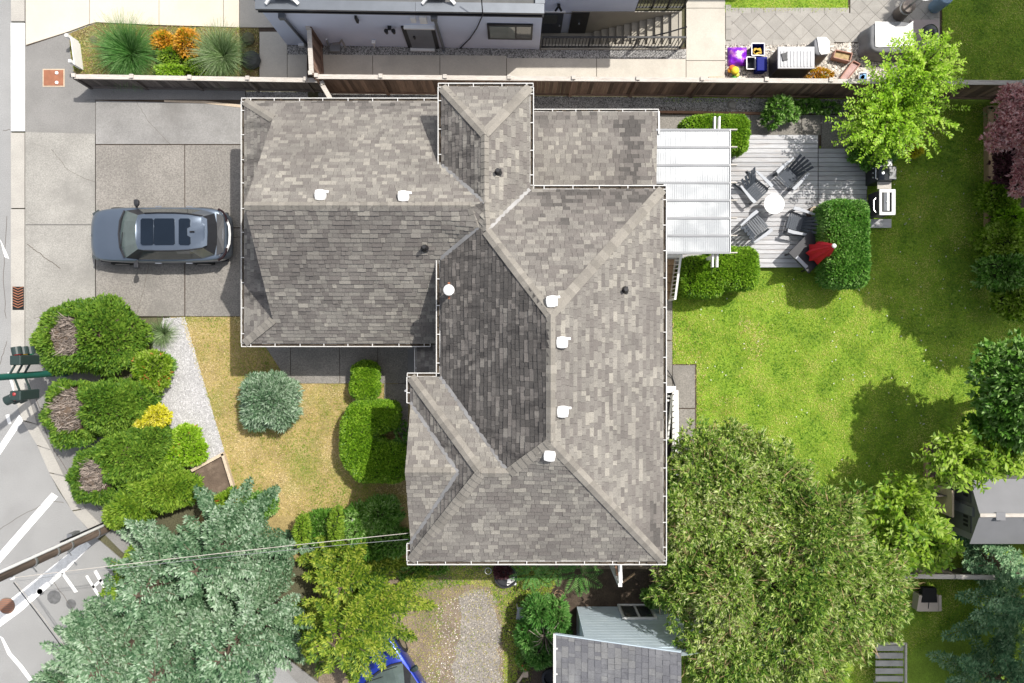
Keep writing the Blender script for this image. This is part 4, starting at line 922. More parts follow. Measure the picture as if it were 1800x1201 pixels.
for i in range(7):
    q = MB(); y0, y1 = ribs[i]+1.2, ribs[i+1]-1.2; n = 24; x0 = 1153 if y1 < 335 else 1166.5
    rows = []
    for k in range(n+1):
        f_ = k/n; px = x0+(1283-x0)*f_
        rows.append([P(px, y0, pcz(f_)), P(px, y1, pcz(f_))])
    vs = [p for r_ in rows for p in r_]+[p-V((0, 0, .012)) for r_ in rows for p in r_]; m_ = 2*(n+1); fs = []
    for k in range(n): fs.append((2*k+1, 2*k+3, 2*k+2, 2*k)); fs.append((m_+2*k, m_+2*k+2, m_+2*k+3, m_+2*k+1))
    fs += [(0, 2*n, m_+2*n, m_)][:0]; q.mesh(vs, fs)
    sheet_ = q.build('roof_sheet', m_poly, pc)
    q = MB()
    for k in range(1, 30):
        f_ = k/30; px = x0+(1283-x0)*f_; q.bar(P(px, y0+.8, pcz(f_)+.004), P(px, y1-.8, pcz(f_)+.004), .012, .012)
    q.build('corrugation', m_poly, sheet_)
for i, y in enumerate(ribs):
    MB().bar(P(1153 if y < 335 else 1166.5, y, pcz(0)+.02), P(1284 if i in (0, 7) else 1283, y, pcz(1)+.02), .065, .03).build('glazing_bar', M('bar_grey', (.22, .225, .235), .5) if 'bar_grey' not in bpy.data.materials else bpy.data.materials['bar_grey'], pc)
    MB().bar(P(1155 if y < 335 else 1168, y, pcz(0)-.10), P(1295, y, pcz(1.08)-.10), .032, .14).build('rafter', m_frail, pc)
for dx in (0, 8):
    a, b = P(1256+dx, 206, 2.55), P(1252+dx, 470, 2.5); MB().bar(a, b, .05, .18).build('beam', m_white, pc)
for px, py in ((1259, 240), (1257, 450)):
    c = P(px, py, 2.4); MB().box((c.x, c.y, 1.22), (.10, .10, 2.4)).build('post', m_white, pc)
MB().bar(P(1283.5, 228, 2.74), P(1283.5, 445, 2.74), .02, .05).build('fascia', m_grey, pc)
tl = thing('white_panel', 'small white glazed panel beneath the cover end next to the steps', 'panel', P(1172, 449, 1.3)); MB().box(P(1176, 449, 1.2), (.9, .15, .05)).build('panel', m_white, tl)  # plain white panel under the cover, gives no light

# garden chairs
m_chair = M('slate_plastic', (.06, .07, .085), .5, .08, 4, speck=.05)
m_chairl = M('slate_plastic_sunlit', (.36, .375, .40), .5, .08, 4)  # sunlight on the armrests put into the colour; plain pale grey elsewhere
def adirondack():
    t = thing('garden_chair', 'x', 'chair', (0, 0, 0), 'slatted garden chairs round the white table')
    for k in range(7):
        f_ = k/6; y = .40-.075*k*1.02; z = .37-.10*f_ - (.03 if k == 0 else 0)
        MB().box((0, y, z), (.54, .064, .022), M=Matrix.Rotation(-.18, 3, 'X')).build('seat_slat', m_chair, t)
    for k in range(5):
        x = -.20+.10*k; top = .97-.045*abs(k-2)**1.5; a = V((x*.9, -.10, .27)); b = V((x*1.45, -.50, top)); 
        MB().bar(a, b, .088, .02, up=(0, 1, .4)).build('back_slat', m_chair, t)
    MB().bar((-.28, -.33, .60), (.28, -.33, .60), .05, .03).build('back_rail', m_chair, t)
    for s_ in (-1, 1):
        q = MB(); pts = [(.34, .42), (.46, .40), (.465, .2), (.43, -.1), (.40, -.36), (.33, -.36), (.34, -.05), (.345, .2)]
        q.prism([(s_*x, y) for x, y in pts], .545, .572); q.build('armrest', m_chairl, t, bevel=.008)
        MB().bar((s_*.37, .36, .0), (s_*.37, .34, .545), .09, .03, up=(0, 1, 0)).build('front_leg', m_chair, t)
        MB().bar((s_*.31, .40, .33), (s_*.31, -.55, .03), .03, .10).build('back_leg', m_chair, t)
    return t
ch0 = adirondack()
for i, (px, py, ang, lab) in enumerate(((1322, 331, math.atan2(-.75, .70), 'slate garden chair upper left of the round white table nearest the patio cover'), (1388, 308, math.atan2(-.70, -.72), 'slate garden chair with its fan back turned to the yellow green tree'),
                            (1322, 403, math.atan2(.62, .78), 'slate garden chair lower left of the white table, back to the clipped hedge'), (1403, 394, math.atan2(.25, -.97), 'slate garden chair to the right of the table in front of the closed red umbrella'))):
    o = ch0 if i == 0 else copy_tree(ch0)
    c = P(px, py, .45); o.location = (c.x, c.y, DZ+.003); o.rotation_euler = (0, 0, ang-math.pi/2); o['label'] = lab
    if i: o.scale = (1, 1, 1)
tb = thing('round_table', 'round white plastic table in the middle of the deck chairs', 'table', P(1362, 360, .3)); c = P(1361, 358.5, 1.0); c = V((c.x, c.y, 0))
MB().lathe([(.30, .672), (.345, .674), (.35, .69), (.345, .702), (.0, .706)], c+V((0, 0, DZ)), 32).build('tabletop', m_white, tb, smooth=False)
for k in range(4):
    a = R(45+90*k); MB().bar(c+V((.22*math.cos(a), .22*math.sin(a), DZ+.66)), c+V((.30*math.cos(a), .30*math.sin(a), DZ)), .05, .04, up=(0, 1, 0)).build('leg', m_white, tb)
# wicker log stool
sl = thing('log_stump', 'short wooden stump standing on the deck beside the tall clipped hedge', 'stump', P(1427, 372, DZ)); c = P(1426, 375, DZ)
MB().lathe([(.19, 0), (.20, .2), (.185, .38)], c, 14).build('trunk', m_bark, sl); MB().lathe([(.18, .381), (.0, .39)], c, 14).build('cut_face', m_timberp, sl)
# closed umbrella through a square table
ut = thing('square_table', 'square black table on the deck corner holding the closed umbrella', 'table', P(1424, 446, DZ)); ct = P(1423, 443.5, 1.0); um = Matrix.Rotation(R(45), 3, 'Z')
MB().box(ct+V((0, 0, -.02)), (1.06, 1.0, .045), M=um).build('tabletop', m_blackp, ut, bevel=.02)
MB().box(ct+um @ V((-.43, -.05, .012)), (.12, .50, .02), M=um).build('pale_tray', m_chairl, ut)
for sx in (-1, 1):
    for sy in (-1, 1): MB().bar(ct+um @ V((sx*.40, sy*.38, -.04)), V((ct.x, ct.y, DZ))+um @ V((sx*.44, sy*.40, 0)), .05, .05, up=(0, 1, 0)).build('leg', m_black, ut)
uu = thing('closed_umbrella', 'closed red patio umbrella standing in the black table', 'umbrella', V((ct.x, ct.y, DZ)))
base = P(1436, 445, 1.14); tip = P(1466, 432.5, 2.72)
m_red = M('red_canvas', (.58, .015, .03), .8, .15, 5, .2, 40)
ax = (tip-base).normalized(); q = MB(); ss = ax.cross(V((0, 1, 0))).normalized(); tt = ss.cross(ax).normalized(); rings = []
for j, (f_, r_) in enumerate(((0, .31), (.06, .32), (.35, .25), (.6, .18), (.85, .10), (1, .05))):
    rings.append([base+ax*((tip-base).length*f_)+(ss*math.cos(2*math.pi*k/32)+tt*math.sin(2*math.pi*k/32))*r_*(1+.24*(1 if k % 4 == 0 else -.5 if k % 4 == 2 else 0)*(1-f_*.4)) for k in range(32)])
q.loft(rings, closed=True); cn = q.build('canopy', m_red, uu)
q = MB(); q.tube([V((ct.x, ct.y, DZ)), V((ct.x, ct.y, 1.25)), base, tip], .022, 8); q.build('pole', m_black, uu)
q = MB(); q.lathe([(.06, -.02), (.075, .02), (.05, .06), (.02, .075)], tip, 12); q.build('cap', m_white, uu)
q = MB(); q.tube([base+V((.1, .1, .9)), P(1452, 432, 1.6), P(1471, 427, 1.7)], .03, 6); q.build('crank_arm', m_black, uu); MB().box(P(1472, 427, 1.75), (.09, .09, .08)).build('crank_handle', m_chairl, uu)
# barbecues
def grill(label, px0, py0, px1, py1, top, lid_z, x_front, mlid, mshelf, dark, shelf_n):
    c0, c1 = P(px0, py0, top), P(px1, py1, top); t = thing('gas_barbecue', label, 'barbecue', V(((c0.x+c1.x)/2, (c0.y+c1.y)/2, DZ)), 'gas barbecues at the deck edge'); return t, c0, c1
t, c0, c1 = grill('black lidded gas barbecue with a white side shelf near the yellow green tree', 1545, 294, 1573, 318, 1.25, 1.4, 0, 0, 0, 0, 0)
x0, x1, y0, y1 = c0.x-.05, c1.x, c1.y, c0.y
MB().box(((x0+x1)/2, (y0+y1)/2, DZ+.42), (x1-x0, y1-y0, .82)).build('cabinet', m_blackp, t)
q = MB(); prof = [(x0-.02, 1.10), (x0+.0, 1.26), (x0+.16, 1.42), (x0+.34, 1.46), (x1-.02, 1.40), (x1, 1.12)]
q.loft([[(x, y, z) for x, z in prof] for y in (y0, y1)]); q.build('lid', M('enamel_black', (.05, .053, .06), .25, .05, 3, metal=.6), t)
q = MB(); q.slab([(x0+.30, y0+.03, 1.474), (x1-.03, y0+.03, 1.416), (x1-.03, y1-.03, 1.416), (x0+.30, y1-.03, 1.474)], .012); q.build('lid_panel', m_steel, t)
q = MB(); q.tube([(x0-.02, y0+.05, 1.30), (x0-.09, y0+.06, 1.33), (x0-.09, y1-.06, 1.33), (x0-.02, y1-.05, 1.30)], .018, 6); q.build('lid_handle', m_steel, t)
q = MB(); q.lathe([(.06, 0), (.065, .02), (.03, .03)], ((x0+.12), (y0+y1)/2, 1.41), 12); q.build('thermometer', m_steel, t)
MB().box(((x0+x1)/2+.02, y1+.17, 1.12), (x1-x0-.12, .30, .04)).build('side_shelf', m_white, t); MB().box(((x0+x1)/2, y0-.13, 1.10), (x1-x0-.12, .24, .04)).build('side_shelf', m_frail, t)
for k in range(3): MB().lathe([(.03, 0), (.025, .04)], (x0-.03, y0+.15+k*.16, 1.02), 8, Matrix.Rotation(R(-90), 3, 'Y')).build('knob', m_steel, t)
t, c0, c1 = grill('stainless framed barbecue with a wide white counter above the lower deck plank', 1546, 333, 1574, 378, 1.2, 1.4, 0, 0, 0, 0, 0)
x0, x1, y0, y1 = c0.x, c1.x, c1.y, c0.y
MB().box(((x0+x1)/2-.04, (y0+y1)/2, DZ+.40), (x1-x0-.08, y1-y0-.06, .78)).build('cabinet', m_blackp, t)
q = MB()
for (cx, cy, sx, sy) in (((x0+x1)/2, y0+.05, x1-x0, .10), ((x0+x1)/2, y1-.05, x1-x0, .10), (x0+.04, (y0+y1)/2, .08, y1-y0-.2), (x1-.06, (y0+y1)/2, .12, y1-y0-.2)): q.box((cx, cy, 1.18), (sx, sy, .05))
q.build('counter', m_white, t)
MB().box(((x0+x1)/2, (y0+y1)/2, 1.12), (x1-x0-.1, y1-y0-.15, .05)).build('fire_box', m_dark, t)
q = MB(); xc = (x0+x1)/2-.01; q.loft([[(xc-.14, y, 1.17), (xc-.12, y, 1.24), (xc-.03, y, 1.28), (xc+.05, y, 1.27), (xc+.09, y, 1.17)] for y in (y0+.13, y1-.12)]); q.build('lid', m_grey, t); MB().lathe([(.035, 0), (.02, .025)], (xc-.04, (y0+y1)/2, 1.28), 10).build('thermometer', m_white, t)
q = MB(); q.tube([(x0-.05, y0+.1, 1.05), (x0-.13, y0+.2, 1.05), (x0-.13, y1-.35, 1.05), (x0-.05, y1-.25, 1.05)], .02, 6); q.build('front_handle', m_steel, t)

# ================================================================ NEIGHBOUR'S YARD THINGS
def crumple(px0, py0, px1, py1, h, seed, rounds=4, n=14):
    a, b = P(px0, py0, h/2), P(px1, py1, h/2); cx, cy = (a.x+b.x)/2, (a.y+b.y)/2; sx, sy = abs(b.x-a.x)/2, abs(b.y-a.y)/2; vs = []; fs = []
    for i in range(n+1):
        for j in range(n+1):
            u, v_ = 2*i/n-1, 2*j/n-1; e = (1-abs(u)**rounds)**.5*(1-abs(v_)**rounds)**.5
            vs.append((cx+sx*u, cy+sy*v_, .05+h*e*(.8+.45*mnoise.noise(V((u*2.2+seed, v_*2.2, seed)))))) 
    for i in range(n):
        for j in range(n): fs.append((i*(n+1)+j, (i+1)*(n+1)+j, (i+1)*(n+1)+j+1, i*(n+1)+j+1))
    m_ = len(vs); 
    return MB().mesh(vs, fs)
bag = crumple(1280, 82, 1314, 115, .28, 3).build('soil_bag', M('purple_plastic', (.20, .015, .50), .35, .2, 3, stain=(.62, .22, .60), stscale=5, stamt=.9), None, smooth=True); tag(bag, 'glossy purple plastic sack of soil lying on the river stones', 'sack')
pr = crumple(1287, 87, 1308, 109, .31, 3).build('printed_panel', M('pale_print', (.78, .60, .80), .4, .3, 9, stain=(.45, .1, .6), stscale=9, stamt=.8), bag, smooth=True)
def tub(name, label, cat, px0, py0, px1, py1, h, mat, rim=None, fill=None, fillz=.6, taper=.85, group=None):
    a, b = P(px0, py0, h), P(px1, py1, h); c = V(((a.x+b.x)/2, (a.y+b.y)/2, 0)); sx, sy = abs(b.x-a.x)/2, abs(b.y-a.y)/2
    t = thing(name, label, cat, c, group); q = MB()
    o = [[c+V((sx*k*ux, sy*k*uy, z)) for ux, uy in ((-1, -1), (1, -1), (1, 1), (-1, 1))] for k, z in ((taper, .03), (1, h), (1.06, h), (1.06, h-.03), (1.0, h-.03))]
    inn = [[c+V((sx*k*ux, sy*k*uy, z)) for ux, uy in ((-1, -1), (1, -1), (1, 1), (-1, 1))] for k, z in ((.93, h-.002), (taper*.93, .06))]
    rings = [o[0], o[4], o[3], o[2], inn[0], inn[1]]; q.loft(rings, closed=True); q.build('tub', mat, t)
    if fill: MB().box(c+V((0, -sy*.2, h*fillz)), (sx*1.6*taper, sy*1.2, .05), .15).build('contents', fill, t); 
    if fill: 
        for k in range(5): MB().box(c+V((random.uniform(-.5, .5)*sx, -sy*.2+random.uniform(-.4, .4)*sy, h*fillz+.05)), (.16, .09, .03), random.uniform(0, 3)).build('scrap', fill, t)
    if rim: q = MB(); [q.bar(o[2][k], o[2][(k+1) % 4], .03, .03) for k in range(4)]; q.build('rim', rim, t)
    return t
m_bluep = M('blue_plastic', (.006, .012, .17), .55, .1, 4, spec=.15); m_bluelt = M('pale_blue_rim', (.55, .62, .75), .5)
tub('recycling_bin', 'open blue bin with yellow scraps inside beside the purple sack', 'bin', 1322, 77, 1343, 97, .40, m_bluep, m_white, M('yellow_scrap', (.62, .40, .06), .7, .3, 6))
tub('recycling_bin', 'small grey open bin below the blue bin with yellow scraps', 'bin', 1313, 101, 1327, 121, .35, M('grey_plastic', (.09, .10, .105), .5), m_white)
t = tub('recycling_bin', 'shut blue bin against the dark storage box', 'bin', 1330, 101, 1348, 125, .48, m_bluep); a, b = P(1330, 101, .5), P(1348, 125, .5); MB().prism([(a.x, b.y), (b.x, b.y), (b.x, a.y), (a.x, a.y)], .46, .53).build('lid', m_bluep, t, bevel=.03)
# toy / pinwheel by the sack
t = thing('garden_toy', 'small yellow and orange toy with a green foot on the stones', 'toy', P(1289, 128))
for px, py, z, r_, col in ((1287, 120, .25, .12, (.75, .16, .03)), (1292, 124, .28, .15, (.80, .62, .04)), (1283, 124, .2, .09, (.78, .35, .03)), (1295, 131, .15, .10, (.70, .70, .1)), (1291, 136, .1, .10, (.10, .40, .06))):
    c = P(px, py, z); MB().lathe([(.3*r_, -r_*.6), (.9*r_, -r_*.3), (r_, 0), (.7*r_, r_*.5), (0.05*r_, r_*.65)], c, 12).build('petal', M('toy_%d' % px, col, .5), t, smooth=True)
# deck box
t = thing('storage_box', 'tall black storage box with ribbed pale grey lid by the fence', 'box', P(1385, 118))
a, b = P(1367, 82, 1.12), P(1432, 121, 1.12); MB().prism([(a.x+.03, b.y+.03), (b.x-.03, b.y+.03), (b.x-.03, a.y-.03), (a.x+.03, a.y-.03)], 0, 1.06).build('body', M('box_black', (.022, .022, .03), .45), t)
lid = MB().prism([(a.x, b.y), (b.x, b.y), (b.x, a.y), (a.x, a.y)], 1.06, 1.13).build('lid', M('lid_grey', (.42, .42, .43), .5, .12, 3), t, bevel=.02)
for k in range(10):
    x = a.x+.12+(b.x-a.x-.24)*k/9; MB().bar((x, b.y+.06, 1.135), (x, a.y-.16, 1.135), .05, .03).build('rib', bpy.data.materials['lid_grey'], lid)
gv = tag(MB().box(P(1379, 100, 1.17), (.17, .24, .04), .2).box(P(1382, 96, 1.175), (.05, .16, .04), -.3).build('glove', m_blackp), 'black work glove lying on the ribbed lid of the storage box', 'glove')
# covered thing
def draped(name, label, cat, px0, py0, px1, py1, h, mat, seed, skew=0.0):
    a, b = P(px0, py0, h), P(px1, py1, h); cx, cy = (a.x+b.x)/2, (a.y+b.y)/2; sx, sy = abs(b.x-a.x)/2, abs(b.y-a.y)/2; vs = []; fs = []; n = 28; lev = [(0, h*1.0), (.5, h*1.015), (.92, h*1.0), (1.0, h*.95), (1.04, h*.6), (1.10, h*.25), (1.13, .03)]
    for k, z in lev:
        for j in range(n):
            an = 2*math.pi*j/n; e = V((math.cos(an), math.sin(an), 0)); s_ = (abs(e.x)**5+abs(e.y)**5)**-.2; fold = 1+(.05*math.sin(an*7+seed) if k > 1 else 0)
            vs.append((cx+e.x*s_*sx*k*fold+skew*(h-z), cy+e.y*s_*sy*k*fold, z+.03*mnoise.noise(V((e.x*k*2+seed, e.y*k*2, 0)))))
    for i in range(len(lev)-1):
        for j in range(n): fs.append((i*n+j, i*n+(j+1) % n, (i+1)*n+(j+1) % n, (i+1)*n+j))
    t = tag(MB().mesh(vs, [f[::-1] for f in fs]).build(name, mat, None, smooth=True), label, cat); return t, cx, cy, sx, sy
m_tarp = M('white_tarp', (.70, .69, .67), .6, .05, 3, .2, 10)
draped('covered_grill', 'thing under a white cover leaning beside the ribbed storage box', 'covered grill', 1431, 66, 1459, 97, .95, M('grey_cover', (.24, .24, .25), .7, .1, 3), 2.2)
q = MB(); a, b = P(1436, 65, 1.0), P(1459, 96, 1.0); q.slab([(a.x, a.y, 1.0), (a.x+.08, b.y+.1, .99), (a.x+.16, b.y, .98), (b.x, b.y+.05, .96), (b.x+.02, a.y-.15, .98), (b.x-.12, a.y, 1.0)], .04); tag(q.build('white_cloth', m_tarp, None, bevel=.01), 'bright white cloth folded over the covered grill', 'cloth')
t, cx, cy, sx, sy = draped('covered_sofa', 'large rounded grey garden seat under a white sheet near the kettle barbecue', 'covered seat', 1530, 38, 1608, 92, .80, M('wicker_grey', (.20, .20, .205), .7, .15, 4, .3, 30), 1.0)
q = MB(); poly = [(-.78, -.62), (-.6, -.66), (.75, -.62), (1.02, -.42), (.88, -.05), (.90, .98), (.55, .62), (.1, .60), (-.2, .92), (-.80, .92)]
vs = [(cx+x*sx*1.02, cy+y*sy*1.05, .835+.03*mnoise.noise(V((x*3, y*3, 2)))) for x, y in poly]; q.slab(vs, .02); tag(q.build('white_sheet', m_tarp, None), 'creased white sheet spread over the grey garden seat', 'sheet')
sl = thing('paving_stone', 'pinkish square paving stone under the small black kettle barbecue', 'paving', P(1628, 60)); a, b = P(1600, 35, .08), P(1650, 92, .08); MB().prism([(a.x, b.y), (b.x, b.y), (b.x, a.y), (a.x, a.y)], .02, .09).build('slab', M('pink_stone', (.40, .335, .325), .85, .12, 2, .2, 30, stain=(.5, .45, .44), stscale=1.2), sl); MB().prism([(a.x+.12, b.y+.2), (b.x-.25, b.y+.2), (b.x-.25, a.y-.1), (a.x+.12, a.y-.1)], .091, .11).build('inlay', bpy.data.materials['pink_stone'], sl)
kb = thing('kettle_barbecue', 'small black kettle barbecue with shiny lid behind the yellow green tree', 'barbecue', P(1622, 66)); c = P(1634, 57, .75)
MB().lathe([(.05, -.30), (.20, -.22), (.27, -.05), (.275, 0)], c, 20).build('bowl', m_black, kb, smooth=True); MB().lathe([(.275, .005), (.25, .10), (.15, .17), (0.02, .19)], c, 20).build('lid', M('enamel_lid', (.06, .062, .066), .2, .03, 3, metal=.4), kb, smooth=True)
for k in range(3): a = R(120*k+20); MB().bar(c+V((.12*math.cos(a), .12*math.sin(a), -.25)), V((c.x+.28*math.cos(a), c.y+.28*math.sin(a), .1)), .03, .03, up=(0, 1, 0)).build('leg', m_steel, kb)
# patio heater lying / standing, bin
ph = thing('patio_heater', 'tall metal patio heater with bright reflector top near the paved edge', 'heater', P(1578, 24)); a = P(1570, 30, .25); b = P(1604, -6, 1.0)
a = P(1579, 27, 0); MB().lathe([(.22, 0), (.24, .05), (.22, .8), (.05, .84)], V((a.x, a.y, .02)), 20).build('base_cylinder', M('bronze_metal', (.20, .17, .15), .4, .1, 3, metal=.5), ph, smooth=False); MB().lathe([(.226, .55), (.235, .56), (.235, .63), (.226, .64)], V((a.x, a.y, .03)), 20).build('band', m_steel, ph)
MB().lathe([(.04, .84), (.035, 1.9)], V((a.x, a.y, .02)), 10).build('pole', m_grey, ph); MB().lathe([(.28, 1.88), (.28, 1.90), (.04, 1.96)], V((a.x, a.y, .02)), 20).build('reflector', m_white, ph)
t = thing('barrel', 'pale blue plastic barrel at the edge of the patio and the lawn', 'barrel', P(1642, 14)); c = P(1641, 14, 0); MB().lathe([(.20, 0), (.22, .05), (.23, .85), (.21, .9)], V((c.x, c.y, .02)), 20).build('drum', M('barrel_blue', (.20, .30, .40), .5, .1, 3), t)
# planters
def planter(label, pts, h, mat, fill, name='planter_box'):
    t = thing(name, label, 'planter', sum((P(*p) for p in pts), V((0, 0, 0)))/4); w_ = [P(a, b, h) for a, b in pts]
    for k in range(4):
        a, b = w_[k], w_[(k+1) % 4]; MB().bar((a.x, a.y, h/2+.02), (b.x, b.y, h/2+.02), .03, h).build('side_board', mat, t)
    c = sum(w_, V((0, 0, 0)))/4; MB().prism([(c.x+(p.x-c.x)*.93, c.y+(p.y-c.y)*.93) for p in w_], .02, h*.75).build('soil', fill, t); return t
m_pink = M('pinkish_plank', (.40, .22, .17), .8, .15, 4)
planter('brown planter box full of dry stalks below the white cover', [(1469, 88), (1498, 94), (1494, 108), (1465, 101)], .30, m_pink, M('straw', (.42, .31, .16), .9, .4, 9, .6, 40))
planter('narrow pinkish planter box lying at an angle on the river stones', [(1500, 107), (1512, 113), (1488, 142), (1477, 138)], .24, m_pink, M('rosy_soil', (.48, .32, .29), .9, .2, 5))
tub('plastic_tray', 'little bright blue tray in a white box near the fence', 'tray', 1510, 128, 1524, 142, .22, m_white, None, M('cyan_plastic', (.02, .25, .6), .4))
tag(MB().box(P(1258, 138.5, .12), (.52, .13, .14), .03).build('timber_block', m_timberp), 'short pale timber block on the path next to the fence', 'block')
rk = tag(MB().lathe([(.14, 0), (.17, .08), (.12, .18), (.03, .22)], P(1285, 186, -.04), 7).build('rock', M('rock', (.33, .31, .28), .9, .2, 4, .5, 20)), 'single pale rock lying in the gravel strip under the fence', 'rock')

# ================================================================ STREET THINGS
ub = thing('utility_cover', 'rusty square utility lid with pale frame and two white caps in the pavement', 'utility cover', P(94, 137)); a, b = P(74.5, 121, .05), P(113, 152.5, .05)
MB().prism([(a.x, b.y), (b.x, b.y), (b.x, a.y), (a.x, a.y)], .0, .035).build('frame', m_timberp, ub); MB().prism([(a.x+.04, b.y+.04), (b.x-.04, b.y+.04), (b.x-.04, a.y-.04), (a.x+.04, a.y-.04)], .03, .045).build('lid', m_rust, ub)
for y in (128.5, 145.5): MB().lathe([(.06, 0), (.055, .03), (.0, .04)], P(100, y, .045), 12).build('cap', m_white, ub)
dr = thing('storm_drain', 'rusty storm drain grate with slanted bars in the gutter', 'drain', P(31, 524)); a, b = P(22, 504, .04), P(42, 545, .04); MB().prism([(a.x, b.y), (b.x, b.y), (b.x, a.y), (a.x, a.y)], .02, .042).build('frame', m_dark, dr)
for k in range(8):
    y = b.y+.08+.093*k; MB().bar((a.x+.02, y+.08, .05), ((a.x+b.x)/2, y, .05), .03, .02).build('bar', m_rust, dr); MB().bar(((a.x+b.x)/2, y, .051), (b.x-.02, y+.08, .051), .03, .02).build('bar', m_rust, dr)
mh = thing('manhole_cover', 'round brown manhole cover in the street at the end of the stop line', 'manhole cover', P(12, 1065)); c = P(12, 1065, .008); MB().lathe([(.29, 0), (.29, .008), (.0, .009)], c, 28).build('disc', M('iron', (.17, .125, .10), .8, .2, 5), mh)
for k in range(7): yy = -.21+.07*k; xx = math.sqrt(max(0, .27**2-yy*yy)); MB().bar(c+V((-xx, yy, .011)), c+V((xx, yy, .011)), .03, .006).build('rib', m_rust, mh)
# utility pole
up = thing('utility_pole', 'tall wooden utility pole leaning out of view over the street with a white conduit', 'utility pole', P(190, 925)); pb = P(191, 926)
q = MB(); q.tube([pb, pb+V((0, 0, 5)), pb+V((0, 0, 11.5))], .165, 14, .12); q.build('pole', m_pole, up, smooth=True)
q = MB(); o_ = V((.10, .17, 0)); q.tube([pb+o_, pb+o_+V((0, 0, 11))], .045, 8); q.build('conduit', m_white, up); q = MB(); o_ = V((-.05, .19, 0)); q.tube([pb+o_, pb+o_+V((0, 0, 3.0))], .03, 8); q.build('conduit', m_black, up)
for z in (.9, 2.6, 3.4, 4.6): MB().lathe([(.18, 0), (.18, .07)], pb+V((0, 0, z)), 14).build('band', m_grey, up)
for z, s_ in ((2.9, 1), (3.9, -1), (4.8, 1)): MB().bar(pb+V((s_*.12, -.12, z)), pb+V((s_*.24, -.26, z)), .03, .03).build('step_bolt', m_grey, up)
MB().box(pb+V((-.12, .22, 2.1)), (.16, .14, .5)).build('meter_box', m_grey, up)
q = MB(); at = P(22, 1016, 5.46); q.tube([pb+V((0, -.1, 5.46)), at], .03, 6); q.lathe([(.06, -.06), (.07, 0), (.04, .08)], at, 10); q.build('insulator', m_white, up)
def wire(name, label, pts, r=.013, sag=.25, mat=None):
    out = []
    for i in range(len(pts)-1):
        a, b = V(pts[i]), V(pts[i+1])
        for k in range(13): f_ = k/12; out.append(a+(b-a)*f_-V((0, 0, sag*4*f_*(1-f_))))
    q = MB(); q.tube(out, r, 5); return tag(q.build(name, mat or m_grey), label, 'wire')
hc = P(718, 938, 4.75); wire('service_wire', 'upper pale wire from the utility pole to the house corner over the conifers', [at, hc+V((0, .02, .05))], .010, .15, m_frail); wire('service_wire', 'lower thin wire from the utility pole to the house corner over the conifers', [at+V((.05, -.12, -.1)), hc+V((0, -.18, -.05))], .008, .3, m_grey)
pass; wire('overhead_wire', 'dark cable sloping from the utility pole down across the street into the blue conifers', [at+V((.0, -.15, -.05)), P(182, 1241, 1.5)], .013, .05, m_black); wire('overhead_wire', 'pale cable beside the dark one sloping across the street into the blue conifers', [at+V((.06, -.12, -.02)), P(190, 1241, 1.4)], .010, .06, m_frail)
# traffic signal on a green pole
ts = thing('traffic_signal', 'green traffic signal pole with two dark signal heads at the street corner beside the hedge', 'traffic signal', P(118, 655)); tb_ = P(118, 655)
q = MB(); q.lathe([(.14, 0), (.14, .25), (.115, .3), (.11, 1.2), (.10, 6.0)], tb_, 18); q.build('pole', m_sgreen, ts, smooth=False); MB().lathe([(.118, .9), (.118, 1.02)], tb_, 18).build('band', m_sdark, ts)
def head(c, zs, face, parent_name='signal_head'):
    q = MB(); q.box(c+V((0, 0, 0)), (.34, .30, 1.05)); hd = q.build(parent_name, m_sdark, ts, bevel=.03)
    fv = V((math.cos(face), math.sin(face), 0)); sv = V((-fv.y, fv.x, 0))
    for k, (z, col) in enumerate(((.32, (.35, .02, .02)), (0, (.4, .25, .02)), (-.32, (.02, .25, .12)))):
        p = c+fv*.18+V((0, 0, z*1.12)); q = MB(); n = 10; r0, r1 = [], []
        for j in range(n+1):
            a = math.pi*(-.1+1.2*j/n); d_ = sv*math.cos(a)*.15+V((0, 0, math.sin(a)*.15)); r0.append(p+d_); r1.append(p+d_+fv*.24)
        q.loft([r0, r1], caps=False); q.loft([[x_-(x_-p-fv*((x_-p).dot(fv)))*.06 for x_ in r_] for r_ in (r0, r1)], caps=False); q.build('visor', m_sdark, hd)
        MB().lathe([(.12, 0), (.10, .03), (0.0, .045)], p-fv*.02, 14, fv.to_track_quat('Z', 'Y').to_matrix()).build('lens', M('lens_%d_%d' % (k, int(face*10)), col, .2), hd)
    return hd
h1 = P(44, 633, 3.0); h2 = P(44, 694, 2.9); head(h1, 0, R(100)); head(h2, 0, R(205))
for c, zz in ((h1, (-.40, .38, .0)), (h2, (-.36, .2))):
    for z in zz: MB().bar(c+V((0, 0, z)), V((tb_.x, tb_.y, c.z+z)), .05, .05).build('bracket', m_sdark, ts)
q = MB(); q.lathe([(.05, 0), (.055, .05), (.0, .08)], h2+V((-.02, .05, .5)), 10); q.build('red_cap', M('red_cap', (.3, .03, .03), .4), ts)

